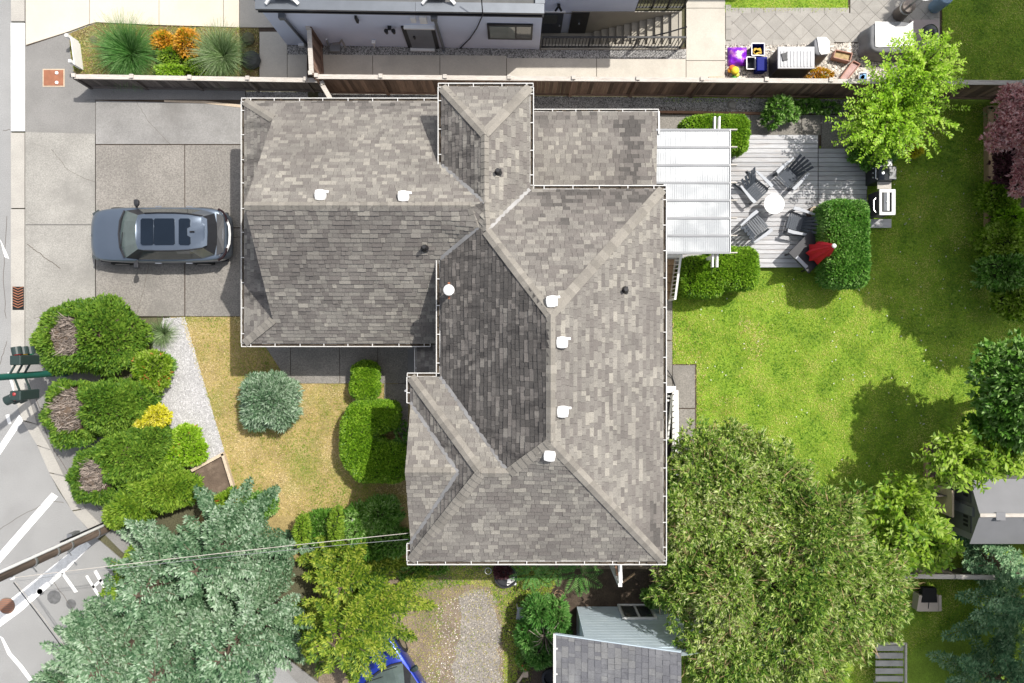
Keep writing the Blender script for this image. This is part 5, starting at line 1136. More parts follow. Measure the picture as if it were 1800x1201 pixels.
# ================================================================ SOUTH AND EAST THINGS
# pale blue outbuilding
ob = thing('outbuilding', 'pale blue boarded outbuilding with grey shingle roof at the lower edge', 'outbuilding', P(1080, 1120)); SX0, SX1, SY = 2.27, 8.6, -9.32
def rz_(x): return 3.14+(x-1.39)*.41
m_pblue = M('pale_blue_board', (.52, .61, .67), .8, .06, 1.5, .1, 30, stain=(.60, .67, .71), stscale=1.5, stamt=.4)
q = MB(); top = [(SX0, rz_(SX0)-.05), (5.0, rz_(5.0)-.05), (8.6, rz_(1.4)+.2)]
q.mesh([(SX0, SY, -.05), (8.6, SY, -.05), (8.6, SY, top[2][1]), (5.0, SY, top[1][1]), (SX0, SY, top[0][1]), (SX0, -16, -.05), (8.6, -16, -.05), (8.6, -16, top[2][1]), (5.0, -16, top[1][1]), (SX0, -16, top[0][1])], [(0, 4, 3, 2, 1), (5, 6, 7, 8, 9), (0, 5, 9, 4), (1, 2, 7, 6)]); q.build('wall', m_pblue, ob)
for k in range(16):
    z = .18+.24*k
    xl = SX0 if z < rz_(SX0)-.2 else 1.39+(z-3.14)/.41+.3
    if xl < 4.9: MB().box(((xl+5.6)/2, SY+.012, z), (5.6-xl, .022, .228)).build('clapboard', m_pblue, ob)
f = MB().box((4.28, SY+.035, .72), (1.14, .04, 1.42)).build('window', m_frail, ob); 
for x in (4.02, 4.54): MB().box((x, SY+.06, .72), (.42, .02, 1.16)).build('pane', m_glass, f)
MB().bar((4.28, SY+.075, .15), (4.28, SY+.075, 1.3), .06, .03, up=(0, 1, 0)).build('mullion', m_white, f); q = MB(); [q.bar((4.28+sx*.55, SY+.07, .02), (4.28+sx*.55, SY+.07, 1.42), .07, .05, up=(0, 1, 0)) for sx in (-1, 1)]; [q.bar((3.72, SY+.07, z), (4.84, SY+.07, z), .07, .05, up=(0, 0, 1)) for z in (.02, 1.42)]; q.build('casing', m_white, f)
rp = [V((1.39, SY+.12, 3.14)), V((1.39, -14, 3.14)), V((5.0, -14, rz_(5.0))), V((5.0, SY+.12, rz_(5.0)))]; q = MB(); q.slab([p-V((0, 0, .03)) for p in rp][::1], .1); rr = q.build('roof', m_deckfelt, ob)
osh = []; shingle_plane(rp, (-1, 0), 0, expo=.21, out=osh, th=.014)
m_oshing = M('slate_grey_shingle', (.2, .2, .2), .9, .15, 1.2, .3, 60, speck=.15, spscale=30, tone=[(.095, .096, .105), (.135, .135, .145), (.17, .17, .175), (.20, .198, .195)], stain=(.33, .33, .33), stscale=1.1, stamt=.5)
osh = [s_ for s_ in osh if (s_[0][0]).y > -13.2]; osh.sort(key=lambda s_: -(s_[3]*(1 if s_[0][0].y > -12.3 else .1))); rest = MB()
for i, (vs, fs, tone, sz, ms) in enumerate(osh):
    if i < 160: mb = MB(); mb.tone = tone; mb.mesh(vs, fs); mb.build('shingle', m_oshing, rr, tones=True, loc=sum(vs, V((0, 0, 0)))/len(vs))
    else: rest.tone = tone; rest.mesh(vs, fs)
tag(rest.build('shingle_courses', m_oshing, rr, tones=True), kind='stuff')
q = MB(); q.bar((1.34, SY+.15, 3.10), (1.34, -14, 3.10), .09, .09); [q.box((1.36, SY-.3-.8*k, 3.16), (.14, .05, .02)) for k in range(6)]; q.build('gutter', m_gutter, ob); q = MB(); q.bar((1.36, SY+.14, 3.10), (5.0, SY+.14, rz_(5.0)-.04), .03, .12); q.build('barge_board', m_pblue, ob)
# grey shed on the right
gs = thing('garden_shed', 'grey plastic garden shed with ridge roof under the trees at the right edge', 'shed', P(1730, 905)); x0, x1, ya, yb, zr, ze = 15.25, 18.6, -4.55, -6.70, 2.30, 1.72; yr = -5.62
m_shed = M('shed_grey', (.20, .20, .21), .7, .06, 2, stain=(.19, .19, .195), stscale=1.3); m_shedd = M('shed_wall', (.21, .205, .21), .75, .06, 2)
q = MB(); q.mesh([(x0, yb+.1, 0), (x0, ya-.1, 0), (x0, ya-.1, ze), (x0, yr, zr-.06), (x0, yb+.1, ze), (x1, yb+.1, 0), (x1, ya-.1, 0), (x1, ya-.1, ze), (x1, yr, zr-.06), (x1, yb+.1, ze)], [(0, 1, 2, 3, 4)[::-1], (5, 6, 7, 8, 9), (0, 5, 6, 1), (1, 6, 7, 2), (0, 4, 9, 5)]); q.build('wall', m_shedd, gs)
for a, b in ((V((x0-.10, ya, ze-.03)), V((x0-.10, yr, zr))), (V((x0-.10, yb, ze-.03)), V((x0-.10, yr, zr)))):
    q = MB(); poly = [a, V((x1+.1, a.y, a.z)), V((x1+.1, b.y, b.z)), b]; q.slab(poly if a.y < b.y else poly[::-1], .04); q.build('roof', m_shed, gs)
q = MB(); q.bar((x0-.11, yr, zr+.02), (x1+.1, yr, zr+.02), .12, .03); q.build('ridge_strip', m_frail, gs); [MB().box((x0+.55+1.05*k, yr-.03, zr+.03), (.30, .26, .03)).build('roof_tab', m_shed, gs) for k in range(3)]
for y in (-5.0, -6.0):
    d_ = MB().box((x0-.02, y, .85), (.04, .72, 1.55)).build('door', M('shed_door', (.10, .10, .105), .6) if 'shed_door' not in bpy.data.materials else bpy.data.materials['shed_door'], gs)
    [MB().box((x0-.045, y+.14*k, 1.35), (.02, .08, .26)).build('window_slot', m_dark, d_) for k in (-1, 0, 1)]
MB().box((x0-.05, -5.62, .9), (.06, .3, 1.8)).build('corner_trim', m_shed, gs)
q = thing('post_screen', 'dark narrow boarded screen in the shade beside the grey shed', 'screen', P(1640, 880)); [MB().box(P(1626+7.4*k, 868, .45), (.14, .025, .9)).build('board', m_fwood_g, q) for k in range(5)]; MB().box(P(1659, 880, .6), (.07, .9, 1.2)).build('side_panel', m_timberp, q)
fence('wooden_fence', 'low fence behind the grey shed in the lower right shade', P(1560, 996)[:2], P(1860, 1000)[:2], 1.2, m_fwood_g, 1.8)
# beige chest
bc = thing('storage_chest', 'beige plastic storage chest with dark gaping lid on the shaded lawn', 'chest', P(1633, 1058)); a, b = P(1614, 1046, .5), P(1652, 1075, .5); m_beige = M('beige_plastic', (.44, .38, .32), .6, .08, 3)
MB().prism([(a.x, b.y), (b.x, b.y), (b.x-.06, a.y), (a.x+.06, a.y)], .02, .50).build('body', m_beige, bc); MB().prism([(a.x+.1, b.y+.32), (b.x-.1, b.y+.32), (b.x-.14, a.y+.25), (a.x+.14, a.y+.25)], .3, .54).build('hollow', m_dark, bc); MB().bar((a.x-.02, b.y+.02, .51), (a.x+.06, a.y, .53), .10, .05).build('rim', m_beige, bc); MB().bar((b.x, b.y+.02, .51), (b.x-.02, a.y, .53), .10, .05).build('rim', m_beige, bc); MB().bar(((a.x+b.x)/2-.03, b.y+.1, .51), ((a.x+b.x)/2, a.y-.2, .51), .02, .02).build('seam', m_blackp, bc)  # solid near-black block stands for the shade inside the open chest
# slatted pallet bench
sb = thing('slatted_bench', 'weathered slatted garden bench at the lower edge by the big tree', 'bench', P(1565, 1170)); m_slat = M('grey_slat', (.36, .35, .325), .85, .15, 4)
for k in range(6): MB().box(P(1563, 1139+13.5*k, .5), (.95, .19, .05)).build('slat', m_slat, sb)
MB().bar(P(1592, 1130, .56), P(1592, 1215, .56), .06, .09).build('frame', m_frail, sb); MB().bar(P(1540, 1131, .56), P(1592, 1131, .56), .06, .09).build('frame', m_frail, sb)
for px, py in ((1545, 1135), (1588, 1135), (1545, 1205), (1588, 1205)): c = P(px, py, .4); MB().box((c.x, c.y, .24), (.07, .07, .46)).build('leg', m_slat, sb)
# timber bed edges
tbd = thing('timber_bed', 'empty soil bed edged with pale timber beside the dry front lawn', 'planting bed', P(380, 830)); MB().prism([(p.x, p.y) for p in pxpoly([(343, 828), (391, 802), (412, 865), (360, 880)])], .02, .05).build('soil', M('bed_soil', (.13, .095, .07), .95, .3, 3, .6, 20, stain=(.3, .23, .17), stscale=1.5), tbd)
for a, b in (((338, 827), (394, 797)), ((392, 797), (414, 868))): MB().bar(P(*a, .12), P(*b, .12), .10, .2).build('timber', m_timberp, tbd)
tb2 = thing('raised_bed', 'raised bed with long timber edge along the right side of the back lawn', 'planting bed', P(1750, 330)); MB().prism([(p.x, p.y) for p in pxpoly([(1742, 190), (1860, 190), (1860, 460), (1742, 460)])], .0, .2).build('soil', m_soil, tb2)
for a, b in ((190, 318), (319, 462)): MB().bar(P(1737.5, a, .3), P(1738.5, b, .3), .19, .3).build('timber', m_timber, tb2)
MB().bar(P(1732, 191, .3), P(1830, 191, .3), .12, .3).build('timber', m_timber, tb2)
tb3 = thing('raised_bed', 'low timber edged bed beneath the trees left of the grey shed', 'planting bed', P(1640, 810)); MB().bar(P(1627.5, 778, .2), P(1627.5, 838, .2), .07, .2).build('timber', m_timber, tb3); MB().prism([(p.x, p.y) for p in pxpoly([(1629, 778), (1860, 778), (1860, 838), (1629, 838)])], 0, .1).build('soil', m_soil, tb3)
# white framed stair cover on the east wall
wc = thing('stair_canopy', 'white framed basement stair guard along the east wall of the house', 'canopy', P(1176, 760)); z1 = 1.05
MB().prism([(p.x, p.y) for p in pxpoly([(1160, 690), (1181, 690), (1181, 838), (1160, 838)])], .0, .07).build('well_shade', m_dark, wc)  # flat near-black slab stands for the shade down the stairwell
q = MB(); q.bar(P(1188.5, 686, z1), P(1190, 838, z1), .14, .06); q.build('top_rail', m_white, wc); MB().bar(P(1183, 690, .2), P(1183, 838, .2), .06, .16).build('bottom_rail', m_white, wc)
for k in range(15): f_ = (k+.5)/15; MB().bar(P(1181.8, 690+148*f_, .25), P(1188.3, 687+150*f_, z1-.04), .05, .03, up=(0, 1, 0)).build('baluster', m_white, wc)
MB().prism([(p.x, p.y) for p in pxpoly([(1156, 679, ), (1188, 679), (1188, 686), (1180, 690), (1156, 692)], z1)], z1-.04, z1+.02).build('end_board', m_white, wc); MB().bar(P(1181, 695, .9), P(1174, 772, .25), .06, .06).build('handrail', m_white, wc); MB().box(P(1168, 697, .5), (.4, .06, .05)).box(P(1166, 704, .4), (.4, .06, .05)).build('tread_edge', m_white, wc)
hs = [P(1163, 648, .5), P(1174, 652, .3), P(1182, 664, .1), P(1187, 680, .07), P(1189, 700, .07)]; q = MB(); q.tube(hs, .018, 6); tag(q.build('garden_hose', m_blackp), 'thin black hose curving over the slab by the white stair guard', 'hose')
# small porch post and brace, pot, chair, basin
pp = thing('porch_post', 'white painted post and brace projecting from the south wall of the house', 'post', P(1090, 1028)); MB().bar(P(1089, 980, 2.4), P(1091, 1024, 2.4), .12, .12).build('beam', m_white, pp); c = P(1090, 1028, 2.4); MB().box((c.x, c.y, 1.22), (.12, .12, 2.42)).build('post', m_white, pp); MB().bar(P(1094, 1024, 2.0), P(1116, 1008, 2.0), .05, .10).build('brace', m_timber, pp); MB().bar(P(1081, 985, 1.6), P(1085, 1010, 1.6), .06, .2).build('side_board', m_brick, pp)
pt = thing('plant_pot', 'round black pond tub with pale stones on the grass south of the house', 'tub', P(888, 1012)); c = P(889, 1012, .15); MB().lathe([(.34, 0), (.40, .18), (.41, .24), (.37, .24), (.34, .15), (0.02, .14)], V((c.x, c.y, .03)), 22).build('tub', m_blackp, pt); stones('white_pebbles', [[(c.x+.05, c.y-.34), (c.x+.36, c.y-.30), (c.x+.3, c.y-.05), (c.x+.05, c.y-.12)]], 130, .02, .05, m_white, z=.17, parent=pt).location = (-pt.location.x, -pt.location.y, 0)
hb = thing('birdbath_ring', 'thin metal ring stand on the grass left of the black tub', 'stand', P(858, 1003)); c = P(858, 1004, .5); q = MB(); q.tube([c+V((.11*math.cos(2*math.pi*k/16), .11*math.sin(2*math.pi*k/16), 0)) for k in range(17)], .012, 5); q.tube([(c.x, c.y, .02), (c.x, c.y, .5)], .012, 5); q.build('ring', m_steel, hb)
gc = thing('folding_chair', 'grey folding chair tucked against the bushy shrub by the gravel track', 'chair', P(917, 1082)); c = P(916, 1079, .45); MB().box(c, (.30, .42, .04), -.15).build('seat', m_chairl, gc); MB().bar(c+V((.12, -.2, .05)), c+V((.2, -.28, .5)), .4, .03, up=(1, 0, 0)).build('backrest', m_chairl, gc); [MB().bar(c+V((sx*.13, sy*.18, 0)), V((c.x+sx*.15, c.y+sy*.2, .02)), .03, .03, up=(0, 1, 0)).build('leg', m_white, gc) for sx in (-1, 1) for sy in (-1, 1)]
lr = tag(MB().bar(P(905, 1208, .15), P(921, 1183, .25), .08, .06).box(P(924, 1183, .3), (.17, .2, .3)).bar(P(924, 1178, .3), P(936, 1163, .35), .07, .05).build('garden_edging', m_timberp), 'pale timber rail with square post end beside the red flowers', 'rail')
tr_ = thing('tyre_planter', 'black round tub in the shade next to the outbuilding roof', 'tub', P(968, 1192)); c = P(968, 1192, .2); MB().lathe([(.18, 0), (.30, .05), (.32, .2), (.24, .24), (.2, .1), (.02, .08)], V((c.x, c.y, .03)), 20).build('tub', m_blackp, tr_)
tb4 = tag(MB().box(P(976, 1088, .25), (.9, .1, .5), -.6).build('reddish_plank', m_brick), 'reddish plank leaning between the shrub and the pale blue wall', 'plank')
wv = thing('wicker_hoops', 'rusty curled wire hoops lying on the soil behind the bushy shrub', 'hoops', P(985, 1050)); 
for k in range(5):
    c = P(980+random.uniform(-6, 10), 1045+9*k*.6, .3); q = MB(); q.tube([c+V((.17*math.cos(2*math.pi*j/14), .15*math.sin(2*math.pi*j/14), .06*math.sin(j))) for j in range(15)], .012, 5); q.build('hoop', m_timber, wv)
for i in range(46):
    pass
# ================================================================ PLANTS
l_thuja = LEAF('thuja_leaf', [(.05, .13, .014), (.105, .22, .02), (.17, .30, .03), (.26, .40, .05)], .6, .35, .25, .9)
l_thuja2 = LEAF('lime_thuja_leaf', [(.08, .18, .014), (.155, .28, .02), (.235, .37, .03), (.33, .46, .06)], .6, .35, .25, .9)
l_box = LEAF('box_leaf', [(.06, .16, .008), (.13, .28, .012), (.22, .40, .02), (.33, .52, .05)], .45, .35, .2, 1.2)
l_box2 = LEAF('dark_box_leaf', [(.045, .15, .015), (.09, .25, .025), (.17, .36, .05), (.32, .52, .15)], .45, .35, .2, 1.2)
l_spruce = LEAF('blue_spruce_needles', [(.04, .105, .042), (.10, .185, .09), (.19, .30, .17), (.39, .50, .355)], .7, .15, .3, .55)
l_spruceg = LEAF('green_spruce_needles', [(.06, .155, .065), (.13, .26, .12), (.22, .37, .18), (.38, .54, .31)], .7, .15, .3, .6)
l_cyp = LEAF('golden_cypress', [(.04, .10, .01), (.11, .20, .014), (.23, .33, .025), (.43, .49, .07)], .6, .35, .3, .7)
l_big = LEAF('narrow_leaf', [(.05, .13, .02), (.13, .26, .03), (.27, .42, .06), (.45, .57, .13), (.64, .68, .33)], .45, .4, .28, .5)
l_mid = LEAF('green_leaf', [(.05, .15, .015), (.11, .27, .03), (.21, .40, .07), (.42, .60, .22)], .4, .35, .3, .6)
l_bright = LEAF('bright_leaf', [(.10, .22, .012), (.19, .33, .018), (.29, .44, .035), (.45, .58, .12)], .45, .4, .3, .7)
l_lime = LEAF('lime_leaf', [(.17, .35, .01), (.27, .49, .018), (.37, .60, .04), (.52, .69, .12)], .45, .4, .3, .7)
l_yel = LEAF('yellow_leaf', [(.45, .46, .01), (.60, .58, .015), (.70, .66, .04), (.78, .72, .15)], .5, .3, .2, 1)
l_pink = LEAF('pink_maple_leaf', [(.40, .13, .14), (.58, .27, .26), (.72, .43, .41), (.82, .60, .57)], .5, .3, .25, .8)
l_plum = LEAF('plum_leaf', [(.05, .018, .022), (.085, .03, .036), (.13, .055, .06)], .5, .25, .3, .8)
l_orange = LEAF('orange_leaf', [(.28, .30, .015), (.58, .30, .015), (.72, .36, .03), (.78, .45, .10)], .5, .3, .3, 2)
l_red = LEAF('orange_flower', [(.62, .10, .02), (.70, .18, .06), (.7, .28, .14)], .5, .3, .2, 2)
l_whitef = LEAF('white_flower', [(.7, .68, .62), (.75, .72, .7)], .5, .3, .2, 2)
l_grassy = LEAF('grass_tuft', [(.045, .15, .025), (.085, .22, .045), (.14, .29, .075), (.26, .42, .16)], .5, .3, .25, .8)
l_greyg = LEAF('grey_grass_tuft', [(.09, .16, .05), (.15, .24, .08), (.23, .33, .14), (.38, .46, .26)], .5, .3, .25, .8)
l_fern = LEAF('fern_leaf', [(.05, .18, .03), (.10, .27, .045), (.16, .36, .08), (.26, .46, .13)], .5, .4, .25, .9)

def bush(name, label, cat, blobs, n, leaf, L, W, k=4, p=2.0, spread=.55, depth=.25, lump=.06, core=.8, up=0.0, group=None, patch=None, stem=True, flowers=None, inner=.8):
    c = blobs[0]; t = thing(name, label, cat, (c[0], c[1], 0), group)
    pos, nr = shell(blobs, n, p, depth, lump, up=up, inner=inner)
    if patch is not None:
        ok = np.ones(len(pos), bool)
        for (qx, qy, rx, ry) in patch: ok &= ((pos[:, 0]-qx)/rx)**2+((pos[:, 1]-qy)/ry)**2 > (1+.16*np.sin(np.arctan2(pos[:, 1]-qy, pos[:, 0]-qx)*5))
        pos, nr = pos[ok], nr[ok]
    ax = nrm(nr+np.array([0, 0, .25]))
    quads_object('foliage', fan(pos, ax, k, spread, L, W), leaf, t)
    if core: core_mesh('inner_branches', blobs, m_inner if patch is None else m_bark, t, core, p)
    if stem:
        q = MB()
        for b in blobs[:6]: q.tube([(c[0]+(b[0]-c[0])*.4, c[1]+(b[1]-c[1])*.4, 0), (b[0], b[1], b[2]*.9)], .05, 6, .02)
        q.build('stem', m_bark, t)
    if flowers:
        fm, fn, fl = flowers; pos, nr = shell(blobs, fn, p, .02, lump); tag(quads_object('flowers', fan(pos, nr, 6, .9, fl, fl*.55), fm, t), kind='stuff')
    return t
def bl(px, py, z, rx, ry, rz):
    c = P(px, py, z+.5*rz); f = (H-z-.5*rz)/H/50; return (c.x, c.y, z, (rx-2)*f, (ry-2)*f, rz)
def bl_old(px, py, z, rx, ry, rz):
    """blob at a pixel of the photograph, radii in photo pixels across, metres up"""
    c = P(px, py, z); f = (H-z)/H/50; return (c.x, c.y, z, rx*f, ry*f, rz)

# ---- clipped conifer mounds at the street corner, each with its bare patch
def mound(label, blobs, patch, leaf, n):
    pt = []
    for px, py, rx, ry in patch: c = P(px, py, 1.7); pt.append((c.x, c.y, rx/50*.94, ry/50*.94))
    t = bush('clipped_conifer', label, 'shrub', blobs, n, leaf, .14, .055, 4, 2.1, .65, .24, .07, .84, patch=pt or None, group='clipped conifer mounds at the corner')
    for (cx, cy, rx, ry) in pt:
        m = 620; a = rng.random(m)*6.283; r_ = np.sqrt(rng.random(m))*1.0; x = cx+rx*r_*np.cos(a); y = cy+ry*r_*np.sin(a); z = np.zeros(m)
        for b in blobs:
            s_ = 1-np.clip(np.abs((x-b[0])/b[3])**2.5+np.abs((y-b[1])/b[4])**2.5, 0, 1); z = np.maximum(z, b[2]+b[5]*s_**(1/2.5)*.80)
        pos = np.stack([x, y, z-.06+.06*rng.random(m)], 1); d = np.stack([rng.normal(-.6, .6, m), rng.normal(-.15, .45, m), .25+.4*rng.random(m)], 1)
        quads_object('bare_twigs', leaf_quads(pos, d, rand_dirs(m)+np.array([0, 0, 1.5]), .14+.26*rng.random(m), .016+.016*rng.random(m), .1, .4), m_twig, t)
mound('big clipped green conifer mound with a bare twig patch beside the driveway', [bl(160, 593, .6, 84, 65, 1.15), bl(112, 598, .6, 56, 54, 1.1)], [(113, 591, 27, 34)], l_thuja, 6500)
mound('clipped green conifer mound with a bare patch in the middle of the corner row', [bl(182, 716, .6, 76, 46, 1.15), bl(120, 726, .6, 48, 57, 1.1), bl(228, 704, .5, 40, 32, .95)], [(114, 722, 29, 38)], l_thuja, 6500)
mound('clipped green conifer mound with a small bare patch behind the yellow shrub', [bl(218, 806, .6, 68, 44, 1.1), bl(164, 840, .6, 44, 48, 1.05), bl(262, 774, .5, 32, 32, .9)], [(158, 838, 23, 28)], l_thuja, 6000)
mound('lime green clipped conifer mound with no bare patch next to the timber bed', [bl(280, 860, .55, 60, 40, 1.0), bl(228, 892, .5, 36, 28, .9)], [], l_thuja2, 4500)
mound('low clipped conifer at the base of the utility pole', [bl(205, 905, .4, 22, 24, .7)], [], l_thuja2, 900)
# ---- corner border shrubs
bush('flowering_shrub', 'green shrub dotted with orange flowers between the big clipped mounds and the gravel', 'shrub', [bl(264, 645, .6, 32, 30, .6), bl(268, 668, .5, 26, 20, .5)], 900, l_bright, .13, .05, 6, flowers=(l_red, 26, .1))
bush('small_shrub', 'small olive shrub at the edge of the pale gravel', 'shrub', [bl(292, 641, .25, 13, 15, .3)], 240, l_mid, .12, .05, 6)
bush('yellow_shrub', 'bright yellow leaved shrub in front of the clipped mounds', 'shrub', [bl(270, 733, .75, 24, 20, .5), bl(254, 744, .7, 18, 14, .45)], 600, l_yel, .12, .06, 6)
bush('yellow_green_shrub', 'rounded yellow green shrub with orange tips on the pale gravel', 'shrub', [bl(325, 770, .35, 26, 24, .45), bl(332, 795, .35, 28, 24, .45), bl(305, 800, .3, 22, 22, .4)], 1300, l_lime, .11, .045, 6, flowers=(l_red, 14, .08))
bush('flowering_shrub', 'green shrub with orange flowers below the timber bed', 'shrub', [bl(408, 882, .4, 30, 20, .5)], 600, l_bright, .12, .05, 6, flowers=(l_red, 14, .1))
bush('dark_shrub', 'dark leaved shrub with white blossoms at the foot of the dry lawn', 'shrub', [bl(455, 890, .4, 30, 22, .55)], 600, l_mid, .13, .055, 6, flowers=(l_whitef, 10, .09))
def tuft(name, label, px, py, n, L, W, leaf, cat='ornamental grass', spread=1.0, z0=.05, r0=.12):
    c = P(px, py, .3); t = thing(name, label, cat, (c.x, c.y, 0)); a = rng.random(n)*6.283; tilt = (.25+.75*rng.random(n))*spread; ln = L*(.65+.5*rng.random(n)); Q_ = []
    ro = r0*np.sqrt(rng.random(n)); p = np.stack([c.x+ro*np.cos(a), c.y+ro*np.sin(a), np.full(n, z0)], 1); az = a+rng.normal(0, .25, n); el = math.pi/2-tilt*.7; w_ = np.full(n, W)
    for s_ in range(4):
        d = np.stack([np.cos(el)*np.cos(az), np.cos(el)*np.sin(az), np.sin(el)], 1); q = p+d*(ln/4)[:, None]; sv = np.stack([-np.sin(az), np.cos(az), 0*az], 1); w1 = w_*(1-.28*(s_+1)*(s_ > 0)); w1 = np.maximum(w1, .004)
        Q_.append(np.stack([p+sv*w_[:, None]/2, p-sv*w_[:, None]/2, q-sv*w1[:, None]/2, q+sv*w1[:, None]/2], 1)); p = q; w_ = w1; el = el-.55*tilt
    V4 = np.stack(Q_, 1).reshape(-1, 4, 3); V4[:, :, 2] = np.maximum(V4[:, :, 2], .03); quads_object('blades', V4, leaf, t); return t
tuft('ornamental_grass', 'larger dark green grass clump at the left end of the front bed', 228, 92, 1500, 1.35, .028, l_grassy, r0=.3)
tuft('ornamental_grass', 'greyer grass clump right of the orange shrubs in the front bed', 390, 96, 1200, 1.15, .026, l_greyg, r0=.25)
tuft('spiky_grass', 'spiky blue green grass clump at the top of the pale gravel', 284, 586, 420, .68, .024, l_greyg, r0=.1)
bush('orange_shrub', 'orange tipped low shrub left of the brighter orange one in the front bed', 'shrub', [bl(285, 72, .3, 19, 18, .35)], 330, l_orange, .12, .05, 6)
bush('orange_shrub', 'brightest orange shrub between the two grass clumps', 'shrub', [bl(326, 74, .35, 20, 26, .4)], 500, l_orange, .12, .05, 6)
bush('green_shrub', 'small green variegated shrub below the left orange shrub', 'shrub', [bl(297, 96, .25, 22, 16, .3)], 330, l_bright, .11, .045, 6)
bush('green_shrub', 'low lime shrub at the fence between the grass clumps', 'shrub', [bl(298, 122, .2, 26, 12, .25)], 330, l_lime, .10, .04, 6)
bush('green_shrub', 'low green shrub at the fence right of the lime one', 'shrub', [bl(345, 116, .2, 26, 16, .25)], 360, l_bright, .10, .04, 6)
bed = sheet('planting_bed', [(122, 60), (170, 41), (290, 47), (455, 50), (455, 136), (132, 131), (125, 100)], .025, M('bed_mulch', (.16, .12, .05), .95, .3, 2, .6, 25, speck=.4, spscale=20, stain=(.09, .12, .02), stscale=1.2, stamt=.9))
grass('bed_ground_cover', [pxpoly([(122, 60), (170, 41), (290, 47), (455, 50), (455, 136), (132, 131), (125, 100)])], 420, g_mix, L=.09)
tag(MB().lathe([(.30, 0), (.34, .15), (.26, .30), (.08, .36)], P(444, 108, .02), 9).build('boulder', M('dark_boulder', (.075, .08, .075), .9, .25, 4, .5, 15), bevel=.02), 'rounded dark boulder at the right end of the front bed', 'boulder')
tag(MB().lathe([(.20, 0), (.24, .12), (.17, .24), (.04, .28)], P(438, 70, .02), 8).build('boulder', M('mossy_boulder', (.12, .12, .07), .9, .25, 4, .5, 15), bevel=.02), 'smaller mossy boulder under the grey grass clump', 'boulder')
tag(MB().lathe([(.14, 0), (.13, .04), (.02, .06)], P(165, 70, .02), 10).build('stump', m_bark), 'small dark tree stump in the yellow ground cover', 'stump')
# ---- front garden
t = bush('globe_spruce', 'round blue green dwarf spruce on the dry front lawn', 'shrub', [bl(470, 706, .75, 44, 44, .72), bl(452, 690, .7, 30, 30, .6), bl(488, 722, .7, 30, 30, .6), bl(450, 728, .6, 28, 26, .55), bl(492, 690, .6, 28, 24, .55)], 2800, l_spruce, .17, .04, 6, 2.0, .7, .3, .08)
bush('hedge', 'large C shaped clipped hedge curling round a hollow near the front wall', 'hedge', [bl(630, 775, .6, 33, 58, .72), bl(648, 735, .6, 42, 30, .72), bl(676, 731, .6, 26, 26, .7), bl(650, 810, .6, 36, 40, .72), bl(684, 813, .55, 34, 36, .7)], 10500, l_box, .085, .04, 3, 3.2, .8, .10, .015, .9, group='clipped hedges of the garden', inner=.93)
bush('hedge', 'little double ball of clipped hedge beside the front walk', 'hedge', [bl(641, 657, .45, 25, 22, .5), bl(640, 682, .45, 27, 22, .5)], 2800, l_box, .085, .04, 3, 2.6, .8, .10, .015, .9, group='clipped hedges of the garden')
bush('rose_bush', 'thin rose bush with a pink bloom in the hollow of the C hedge', 'rose bush', [bl(706, 762, .5, 13, 22, .4)], 130, l_mid, .1, .05, 5, core=0, flowers=(l_pink, 3, .08))
bush('rhododendron', 'dark rhododendron in the house shade below the dry lawn', 'shrub', [bl(668, 908, .6, 36, 30, .7), bl(628, 925, .6, 32, 36, .7)], 1500, l_mid, .15, .055, 6, flowers=(l_whitef, 8, .08))
bush('rhododendron', 'lower dark shrub under the wires left of the yellow conifer edge', 'shrub', [bl(562, 928, .5, 26, 30, .6)], 650, l_mid, .14, .05, 6)
bush('clipped_column', 'slim lime green clipped column between the dark shrubs', 'shrub', [bl(590, 930, .9, 14, 34, .9)], 700, l_thuja2, .1, .04, 4)
bush('clipped_column', 'second lime green clipped bush peeping from the blue conifer', 'shrub', [bl(530, 935, .9, 15, 26, .9)], 500, l_thuja2, .1, .04, 4)
bush('dark_shrub', 'deep green shrub in the shade against the wing of the house', 'shrub', [bl(690, 955, .5, 34, 24, .6), bl(655, 965, .4, 30, 20, .5)], 900, l_mid, .14, .05, 6)
